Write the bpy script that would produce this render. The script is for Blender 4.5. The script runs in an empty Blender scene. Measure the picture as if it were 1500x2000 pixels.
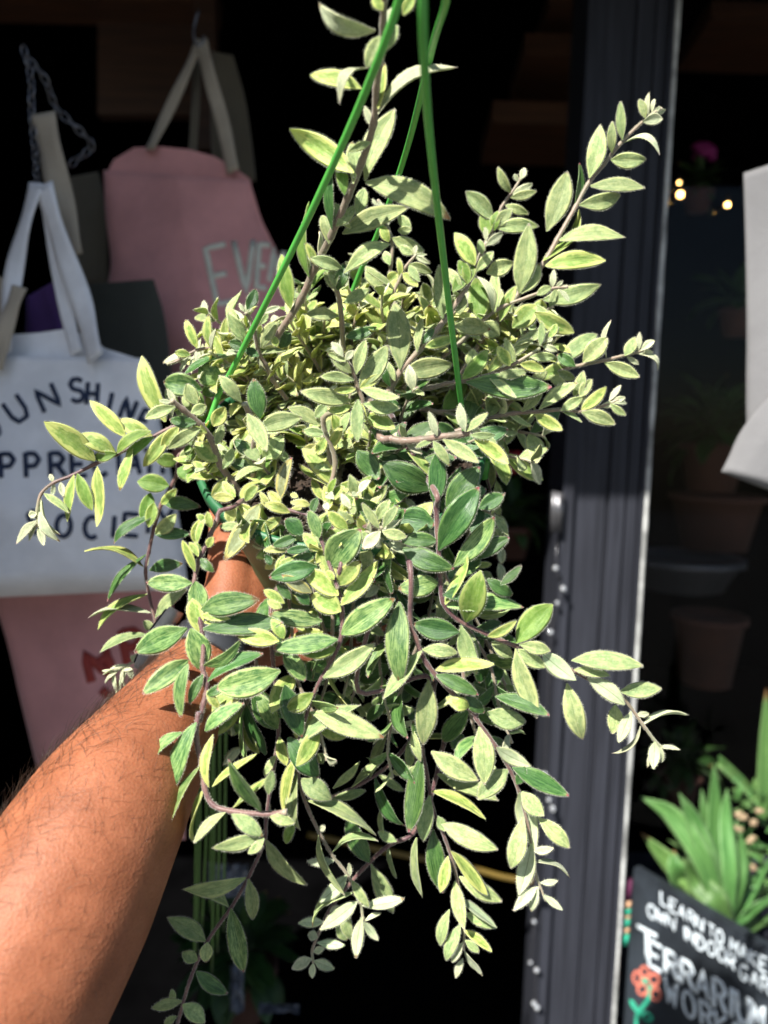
import bpy, math, random
import numpy as np
from mathutils import Vector, Matrix
R = math.radians
rng = random.Random(7)
scn = bpy.context.scene
col = scn.collection

# ------------------------------------------------------------------ camera
TILT, ROLL, CAMZ = R(6.0), R(1.6), 1.5
FPX = 1500.0
r0 = Vector((1, 0, 0)); FWD = Vector((0, math.cos(TILT), -math.sin(TILT))); u0 = Vector((0, math.sin(TILT), math.cos(TILT)))
RIGHT = r0 * math.cos(ROLL) + u0 * math.sin(ROLL)
UP = u0 * math.cos(ROLL) - r0 * math.sin(ROLL)
CAMP = Vector((0, 0, CAMZ))
cd = bpy.data.cameras.new('camera'); cam = bpy.data.objects.new('camera', cd); col.objects.link(cam)
M = Matrix((RIGHT, UP, -FWD)).transposed().to_4x4(); M.translation = CAMP
cam.matrix_world = M
cd.sensor_fit = 'VERTICAL'; cd.sensor_height = 24.0; cd.lens = 18.0
cd.clip_start = 0.02; cd.clip_end = 200
cd.dof.use_dof = True; cd.dof.focus_distance = 0.45; cd.dof.aperture_fstop = 3.5
scn.camera = cam
scn.render.resolution_x = 768; scn.render.resolution_y = 1024

# ------------------------------------------------------------------ light
SUN_D = Vector((0.40, 0.55, -0.73)).normalized()      # the way the light travels
sd = bpy.data.lights.new('sun', 'SUN'); sd.energy = 5.0; sd.angle = R(0.55); sd.color = (1.0, 0.955, 0.88)
so = bpy.data.objects.new('sun', sd); col.objects.link(so); so.rotation_euler = SUN_D.to_track_quat('-Z', 'Y').to_euler()
w = bpy.data.worlds.new('World'); scn.world = w; w.use_nodes = True
nt = w.node_tree
sky = nt.nodes.new('ShaderNodeTexSky'); sky.sky_type = 'NISHITA'; sky.sun_disc = False
sky.sun_elevation = math.asin(-SUN_D.z); sky.sun_rotation = math.atan2(-SUN_D.x, -SUN_D.y)
nt.nodes['Background'].inputs['Strength'].default_value = 0.062
nt.links.new(sky.outputs[0], nt.nodes['Background'].inputs['Color'])
scn.view_settings.view_transform = 'Standard'; scn.view_settings.look = 'None'
scn.view_settings.exposure = 1.12; scn.view_settings.gamma = 1; scn.view_settings.use_curve_mapping = False

def P(px, py, d):
    return CAMP + RIGHT * ((px - 750) / FPX * d) + UP * ((1000 - py) / FPX * d) + FWD * d
def dirn(x, y, z):            # camera-space direction (right, up, away)
    return RIGHT * x + UP * y + FWD * z

# ------------------------------------------------------------------ materials
MATS = {}
class N:
    def __init__(s, name):
        s.m = bpy.data.materials.new(name); s.m.use_nodes = True; s.nt = s.m.node_tree
        s.b = s.nt.nodes['Principled BSDF']; s.out = s.nt.nodes['Material Output']; MATS[name] = s.m
    def n(s, t, **k):
        nd = s.nt.nodes.new(t)
        for a, v in k.items(): setattr(nd, a, v)
        return nd
    def l(s, a, b): s.nt.links.new(a, b)
    def set(s, nd, i, v):
        if hasattr(v, 'links'): s.l(v, nd.inputs[i])
        else: nd.inputs[i].default_value = v
    def math(s, op, a, b=0.0, c=None):
        nd = s.n('ShaderNodeMath', operation=op); s.set(nd, 0, a); s.set(nd, 1, b)
        if c is not None: s.set(nd, 2, c)
        return nd.outputs[0]
    def ss(s, x, lo, hi):
        nd = s.n('ShaderNodeMapRange', interpolation_type='SMOOTHSTEP'); s.set(nd, 0, x)
        nd.inputs[1].default_value = lo; nd.inputs[2].default_value = hi
        return nd.outputs[0]
    def mix(s, f, a, b):
        nd = s.n('ShaderNodeMix', data_type='RGBA'); s.set(nd, 0, f); s.set(nd, 6, a); s.set(nd, 7, b)
        return nd.outputs[2]
    def noise(s, vec, scale, detail=3, rough=.55):
        nd = s.n('ShaderNodeTexNoise'); 
        if vec is not None: s.l(vec, nd.inputs['Vector'])
        nd.inputs['Scale'].default_value = scale; nd.inputs['Detail'].default_value = detail; nd.inputs['Roughness'].default_value = rough
        return nd.outputs[0]
    def bump(s, h, strength, dist):
        nd = s.n('ShaderNodeBump'); s.set(nd, 'Height', h); nd.inputs['Strength'].default_value = strength; nd.inputs['Distance'].default_value = dist
        s.l(nd.outputs[0], s.b.inputs['Normal']); return nd.outputs[0]
def c4(c): return (c[0], c[1], c[2], 1)

def plain(name, c, rough=.6, var=.15, scale=20, bump=0, metal=0, stretch=None, bscale=None, spec=None, sheen=0):
    k = N(name); tc = k.n('ShaderNodeTexCoord').outputs['Object']
    if stretch:
        mp = k.n('ShaderNodeMapping'); k.l(tc, mp.inputs[0]); mp.inputs['Scale'].default_value = stretch; tc = mp.outputs[0]
    nz = k.noise(tc, scale, 5, .6)
    k.l(k.mix(k.ss(nz, .3, .7), c4([x * (1 - var) for x in c]), c4([min(1, x * (1 + var)) for x in c])), k.b.inputs['Base Color'])
    k.b.inputs['Roughness'].default_value = rough; k.b.inputs['Metallic'].default_value = metal
    if spec is not None: k.b.inputs['Specular IOR Level'].default_value = spec
    if sheen: k.b.inputs['Sheen Weight'].default_value = sheen
    if bump: k.bump(k.noise(tc, bscale or scale * 6, 4), bump, .002)
    return k.m

def leafmat(name, dark, light, edge, ew, streak, rough, fuzz, trans, tcol, tip=None, rib=0., spec=.4, speck=0.):
    k = N(name)
    uv = k.n('ShaderNodeUVMap', uv_map='UVMap').outputs[0]
    at = k.n('ShaderNodeAttribute', attribute_name='rnd').outputs['Fac']
    sp = k.n('ShaderNodeSeparateXYZ'); k.l(uv, sp.inputs[0]); u, v = sp.outputs[0], sp.outputs[1]
    cb = k.n('ShaderNodeCombineXYZ'); k.l(k.math('MULTIPLY', u, 1.5), cb.inputs[0]); k.l(k.math('MULTIPLY', v, 10.0 if streak >= .6 else 6.0), cb.inputs[1]); k.l(k.math('MULTIPLY', at, 97.0), cb.inputs[2])
    cb2 = k.n('ShaderNodeCombineXYZ'); k.l(k.math('MULTIPLY', u, 6), cb2.inputs[0]); k.l(k.math('MULTIPLY', v, 3.5), cb2.inputs[1]); k.l(k.math('MULTIPLY', at, 53.0), cb2.inputs[2])
    st = k.noise(cb.outputs[0], 2.2, 4, .7); bl = k.noise(cb2.outputs[0], 1.3, 4, .6)
    f = k.ss(k.math('ADD', k.math('MULTIPLY', st, streak), k.math('MULTIPLY', bl, 1 - streak)), .40, .60)
    base = k.mix(f, c4(dark), c4(light))
    e = k.math('ABSOLUTE', k.math('MULTIPLY_ADD', v, 2.0, -1.0))
    e = k.math('MAXIMUM', e, k.math('MULTIPLY_ADD', k.math('ABSOLUTE', k.math('SUBTRACT', u, .45)), 1.9, -.1))
    wide = k.math('MULTIPLY', k.math('FRACT', k.math('MULTIPLY', at, 7.31)), .22)
    em = k.ss(k.math('ADD', k.math('ADD', e, wide), k.math('MULTIPLY_ADD', bl, .9, -.45)), 1 - ew - .10, 1 - ew + .10)
    base = k.mix(k.math('MULTIPLY', em, .85), base, c4(edge))
    if rib:
        rm = k.ss(k.math('ABSOLUTE', k.math('SUBTRACT', v, .5)), .045, .012)
        base = k.mix(k.math('MULTIPLY', rm, rib), base, c4([x * .45 for x in dark]))
    if tip:
        base = k.mix(k.ss(u, .93, .985), base, c4(tip))
    some = k.math('GREATER_THAN', k.math('FRACT', k.math('MULTIPLY', at, 23.3)), .86)
    base = k.mix(k.math('MULTIPLY', some, k.ss(k.math('ADD', u, k.math('MULTIPLY', bl, .2)), 1.0, 1.06)), base, (.20, .11, .04, 1))
    spots = k.math('MULTIPLY', k.ss(k.noise(cb2.outputs[0], 9, 2), .70, .78), .5)
    base = k.mix(spots, base, c4([x * .55 for x in dark]))
    tc = k.n('ShaderNodeTexCoord').outputs['Object']
    fz = k.noise(tc, 1400, 2)
    base = k.mix(k.math('MULTIPLY', k.ss(fz, .5, .75), fuzz), base, (.70, .75, .50, 1))
    hs = k.n('ShaderNodeHueSaturation'); k.l(base, hs.inputs['Color'])
    k.l(k.math('MULTIPLY_ADD', k.math('FRACT', k.math('MULTIPLY', at, 13.7)), .5, .74), hs.inputs['Value'])
    k.l(k.math('MULTIPLY_ADD', k.math('FRACT', k.math('MULTIPLY', at, 5.9)), .03, .485), hs.inputs['Hue'])
    base = hs.outputs[0]
    k.l(base, k.b.inputs['Base Color']); k.b.inputs['Roughness'].default_value = rough
    k.b.inputs['Specular IOR Level'].default_value = spec
    k.b.inputs['Sheen Weight'].default_value = fuzz * .35; k.b.inputs['Sheen Roughness'].default_value = .4
    nm = k.bump(k.math('ADD', k.math('MULTIPLY', st, 1.5), k.math('MULTIPLY', fz, .35)), .35, .0012)
    tr = k.n('ShaderNodeBsdfTranslucent'); k.l(k.mix(.55, base, c4(tcol)), tr.inputs[0])
    ms = k.n('ShaderNodeMixShader'); ms.inputs[0].default_value = trans
    k.l(k.b.outputs[0], ms.inputs[1]); k.l(tr.outputs[0], ms.inputs[2]); k.l(ms.outputs[0], k.out.inputs[0])
    return k.m

CREAM = (.60, .66, .25); TC = (.45, .62, .08)
LM = {
 's': leafmat('sage leaf', (.24, .335, .13), (.395, .475, .195), (.53, .59, .24), .11, .2, .6, .34, .24, TC, tip=(.42, .36, .26), rib=.3),
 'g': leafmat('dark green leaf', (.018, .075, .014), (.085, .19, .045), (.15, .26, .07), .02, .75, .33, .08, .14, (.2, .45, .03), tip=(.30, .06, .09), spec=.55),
 'v': leafmat('streaked leaf', (.035, .13, .028), (.28, .42, .13), (.36, .48, .16), .06, .6, .42, .15, .18, TC, tip=(.30, .08, .10), spec=.5),
 'y': leafmat('cream edged leaf', (.22, .35, .07), (.39, .50, .13), (.62, .66, .20), .30, .3, .5, .22, .26, (.65, .72, .10), rib=.15),
 'c': leafmat('pale cream leaf', (.42, .50, .14), (.62, .66, .23), (.74, .74, .28), .34, .3, .5, .2, .3, (.7, .72, .15)),
 'l': leafmat('backlit lime leaf', (.16, .30, .05), (.27, .42, .09), (.44, .54, .16), .14, .4, .45, .15, .4, (.38, .62, .02)),  # bright yellow green stands for light coming through the blade
 'p': leafmat('downy young leaf', (.38, .44, .27), (.54, .58, .36), (.68, .68, .42), .2, .3, .65, .6, .2, TC, tip=(.50, .34, .34)),
 'u': leafmat('pale leaf underside', (.42, .52, .30), (.52, .60, .38), (.62, .68, .36), .12, .2, .6, .4, .25, TC, rib=.8),
 'o': leafmat('ageing leaf', (.22, .24, .10), (.30, .34, .18), (.55, .48, .14), .2, .3, .5, .2, .2, (.5, .4, .05), tip=(.45, .05, .10)),
}
LK = list(LM); 
kf = N('pale plant down'); tf = kf.n('ShaderNodeBsdfTranslucent'); tf.inputs[0].default_value = (.78, .80, .64, 1); df = kf.n('ShaderNodeBsdfDiffuse'); df.inputs[0].default_value = (.78, .80, .64, 1)
mf = kf.n('ShaderNodeMixShader'); mf.inputs[0].default_value = .5; kf.l(tf.outputs[0], mf.inputs[1]); kf.l(df.outputs[0], mf.inputs[2]); kf.l(mf.outputs[0], kf.out.inputs[0]); FUZZ = kf.m
def stemmat():
    k = N('vine stem'); at = k.n('ShaderNodeAttribute', attribute_name='rnd').outputs['Fac']
    tc = k.n('ShaderNodeTexCoord').outputs['Object']; nz = k.noise(tc, 90, 4)
    a = k.mix(k.ss(nz, .35, .65), (.075, .025, .032, 1), (.16, .08, .065, 1)); b = k.mix(k.ss(nz, .35, .65), (.34, .36, .20, 1), (.42, .34, .24, 1))
    fz = k.noise(tc, 1500, 2)
    c = k.mix(at, a, b); c = k.mix(k.math('MULTIPLY', k.ss(fz, .5, .72), .22), c, (.5, .42, .38, 1))
    k.l(c, k.b.inputs['Base Color']); k.b.inputs['Roughness'].default_value = .5; k.b.inputs['Sheen Weight'].default_value = .4
    k.bump(nz, .3, .001); return k.m
STEM = stemmat()

# ------------------------------------------------------------------ mesh helpers
class MB:
    def __init__(s): s.v = []; s.f = []; s.uv = []; s.r = []; s.m = []; s.mats = []
    def mi(s, m):
        if m not in s.mats: s.mats.append(m)
        return s.mats.index(m)
    def add(s, vs, fs, mat, uv=None, r=0.):
        o = len(s.v); s.v += [tuple(p) for p in vs]; i = s.mi(mat)
        s.f += [tuple(a + o for a in f) for f in fs]; s.m += [i] * len(fs)
        s.uv += uv if uv else [(0, 0)] * len(vs)
        s.r += r if isinstance(r, list) else [r] * len(vs)
    def build(s, name, parent=None, smooth=True):
        me = bpy.data.meshes.new(name)
        me.from_pydata(s.v, [], s.f)
        for m in s.mats: me.materials.append(m)
        me.polygons.foreach_set('material_index', s.m)
        if smooth: me.polygons.foreach_set('use_smooth', [True] * len(s.f))
        ul = me.uv_layers.new(name='UVMap')
        li = np.zeros(len(me.loops), dtype=np.int32); me.loops.foreach_get('vertex_index', li)
        ul.data.foreach_set('uv', np.array(s.uv, dtype=np.float32)[li].ravel())
        a = me.attributes.new('rnd', 'FLOAT', 'POINT'); a.data.foreach_set('value', s.r)
        me.update()
        o = bpy.data.objects.new(name, me); col.objects.link(o)
        if parent: o.parent = parent
        return o
def empty(name, label, cat, group=None, kind=None):
    o = bpy.data.objects.new(name, None); col.objects.link(o); o.empty_display_size = .05
    return tag(o, label, cat, group, kind)
def tag(o, label=None, cat=None, group=None, kind=None):
    if label: o['label'] = label
    if cat: o['category'] = cat
    if group: o['group'] = group
    if kind: o['kind'] = kind
    return o

def catmull(pts, n=6):
    p = [Vector(q) for q in pts]
    if len(p) < 3:
        return [p[0].lerp(p[-1], i / n) for i in range(n + 1)]
    p = [p[0] * 2 - p[1]] + p + [p[-1] * 2 - p[-2]]
    out = []
    for i in range(1, len(p) - 2):
        for k in range(n):
            t = k / n
            out.append(.5 * ((2 * p[i]) + (p[i + 1] - p[i - 1]) * t + (2 * p[i - 1] - 5 * p[i] + 4 * p[i + 1] - p[i + 2]) * t * t + (3 * p[i] - p[i - 1] - 3 * p[i + 1] + p[i + 2]) * t ** 3))
    out.append(p[-2]); return out
def tube(mb, pts, rad, mat, seg=8, r=0., flat=None, caps=True):
    """pts: vectors; rad: float or list; flat=(axis, k) squashes the section along axis"""
    n = len(pts); rad = rad if isinstance(rad, (list, tuple)) else [rad] * n
    vs = []; fs = []; uv = []; rr = []
    ref = None
    for i, p in enumerate(pts):
        t = (pts[min(i + 1, n - 1)] - pts[max(i - 1, 0)])
        t = t.normalized() if t.length > 1e-9 else Vector((0, 0, 1))
        if ref is None:
            ref = t.orthogonal().normalized()
        ref = (ref - t * ref.dot(t)); ref = ref.normalized() if ref.length > 1e-6 else t.orthogonal().normalized()
        b = t.cross(ref)
        for k in range(seg):
            a = 2 * math.pi * k / seg; d = ref * math.cos(a) + b * math.sin(a)
            if flat: d = d - flat[0] * d.dot(flat[0]) * (1 - flat[1])
            vs.append(p + d * rad[i]); uv.append((i / (n - 1), k / seg)); rr.append(r[i] if isinstance(r, list) else r)
    for i in range(n - 1):
        for k in range(seg):
            k2 = (k + 1) % seg; fs.append((i * seg + k, i * seg + k2, (i + 1) * seg + k2, (i + 1) * seg + k))
    if caps:
        fs.append(tuple(range(seg))[::-1]); fs.append(tuple((n - 1) * seg + k for k in range(seg)))
    mb.add(vs, fs, mat, uv, rr)
def box(mb, c, sx, sy, sz, mat, ax=None, bev=0.):
    X, Y, Z = ax or (Vector((1, 0, 0)), Vector((0, 1, 0)), Vector((0, 0, 1))); c = Vector(c)
    vs = [c + X * (sx / 2 * a) + Y * (sy / 2 * b) + Z * (sz / 2 * d) for a in (-1, 1) for b in (-1, 1) for d in (-1, 1)]
    mb.add(vs, [(0, 1, 3, 2), (4, 6, 7, 5), (0, 4, 5, 1), (2, 3, 7, 6), (0, 2, 6, 4), (1, 5, 7, 3)], mat)
def prism(mb, poly, off, mat):
    n = len(poly); a = [Vector(p) for p in poly]; b = [p + off for p in a]
    mb.add(a + b, [tuple(range(n)), tuple(range(2 * n - 1, n - 1, -1))] + [(i, n + i, n + (i + 1) % n, (i + 1) % n) for i in range(n)], mat)
def sphere(mb, c, r, mat, seg=12, rings=8, sc=(1, 1, 1)):
    vs = []; fs = []
    for i in range(rings + 1):
        th = math.pi * i / rings
        for k in range(seg):
            a = 2 * math.pi * k / seg
            vs.append(Vector(c) + Vector((math.sin(th) * math.cos(a) * sc[0], math.sin(th) * math.sin(a) * sc[1], math.cos(th) * sc[2])) * r)
    for i in range(rings):
        for k in range(seg):
            k2 = (k + 1) % seg; fs.append((i * seg + k, (i + 1) * seg + k, (i + 1) * seg + k2, i * seg + k2))
    mb.add(vs, fs, mat)

VC = [-1, -.8, -.5, -.22, 0, .22, .5, .8, 1]
def leaf(mb, B, T, w, nrm, tone, arch=.1, fold=.12, curl=0., th=.0006, hairs=True, nu=10, pet=True):
    a = T - B; L = a.length
    if L < 1e-5: return
    x = a / L; n = nrm - x * nrm.dot(x); n = n.normalized() if n.length > 1e-6 else x.orthogonal().normalized()
    s = x.cross(n); rnd = rng.random(); ph = rng.uniform(0, 6.28); wav = rng.uniform(.01, .05); tw = rng.uniform(-.6, .6); curl = curl or (rng.uniform(-.18, .22) if rng.random() < .35 else rng.uniform(-.04, .05))
    ex = rng.uniform(.80, 1.0); mat = LM[tone]
    pw = {'s': .76, 'p': .8, 'u': .74, 'g': .70, 'd': .6, 'k': .6}.get(tone, .62); cols = 9; vs = []; uv = []; edges = ([], [])
    sway = rng.uniform(-.05, .05)
    def prof(t):
        q = (t - .045) / .955 if pet else t
        if q <= 0: return .05
        b = max(0., math.sin(math.pi * q ** ex)) ** pw
        return max(b * (1 - .18 * max(0, q - .75) / .25), .035 if t < .5 else 0.015)
    top = []; bot = []
    for i in range(nu + 1):
        t = i / nu
        c = B + a * t + n * (arch * L * 4 * t * (1 - t)) + n * (-curl * L * t * t * (1 - t) * 4) + s * (sway * L * math.sin(math.pi * t))
        hw = w / 2 * prof(t); an = tw * (t - .3)
        s2 = s * math.cos(an) + n * math.sin(an); n2 = n * math.cos(an) - s * math.sin(an)
        for v in VC:
            z = fold * hw * (abs(v) ** 1.3) + wav * w * math.sin(9 * t + ph + (2 if v > 0 else 0)) * v * v - .05 * hw * math.exp(-(v / .16) ** 2)
            p = c + s2 * (v * hw) + n2 * z
            top.append(p); uv.append((t, (v + 1) / 2))
            if v == -1: edges[0].append((p, -s2))
            if v == 1: edges[1].append((p, s2))
        for v in VC[1:-1]:
            z = fold * hw * (abs(v) ** 1.3) - .05 * hw * math.exp(-(v / .16) ** 2)
            bot.append(c + s2 * (v * hw) + n2 * (z - th * 2 * math.sqrt(1 - v * v) * min(1, prof(t) * 3))); 
    uvb = [(i / nu, (v + 1) / 2) for i in range(nu + 1) for v in VC[1:-1]]
    nt_ = len(top); fs = []
    bi = lambda i, j: i * 9 + j if j in (0, 8) else nt_ + i * 7 + j - 1
    for i in range(nu):
        for j in range(8):
            fs.append((i * 9 + j, (i + 1) * 9 + j, (i + 1) * 9 + j + 1, i * 9 + j + 1))
            fs.append((bi(i, j), bi(i, j + 1), bi(i + 1, j + 1), bi(i + 1, j)))
    mb.add(top + bot, fs, mat, uv + uvb, rnd)
    if hairs:
        hv = []; hf = []
        for side in edges:
            for i in range(nu):
                (p0, d0), (p1, d1) = side[i], side[i + 1]
                k = max(1, int((p1 - p0).length / .0005))
                for q in range(k):
                    f = (q + rng.random()) / k; p = p0.lerp(p1, f); d = (d0 + x * rng.uniform(-.1, .5) + n * rng.uniform(-.5, .5)).normalized()
                    h = rng.uniform(.0006, .0014); wd = (p1 - p0).normalized() * .0001
                    o = len(hv); hv += [p - wd, p + wd, p + d * h]; hf.append((o, o + 1, o + 2))
        mb.add(hv, hf, FUZZ)

# ------------------------------------------------------------------ the hanging plant
REG = {'A': (500, 0, 1/3), 'B': (900, 100, .4), 'C': (0, 600, .35), 'D': (400, 600, .4), 'E': (0, 1200, .4), 'F': (550, 1200, .4),
       'G': (1000, 1200, .4), 'H': (340, 980, .30667), 'I': (380, 520, .26667), 'J': (700, 520, .26667), 'K': (700, 880, .26667),
       'L': (380, 800, .26667), 'M': (200, 1000, .24), 'N': (300, 1500, 1/3), 'X': (0, 0, 1)}
def px_of(reg, x, y):
    a, b, s = REG[reg]; return a + x * s, b + y * s
def interp(x, xs, ys): return float(np.interp(x, xs, ys))
def DF(x, y):
    return interp(y, [0, 500, 650, 800, 950, 1100, 1300, 1600, 2000], [.50, .545, .525, .485, .445, .42, .425, .455, .50]) + ((x - 665) / 400) ** 2 * .03
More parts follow.
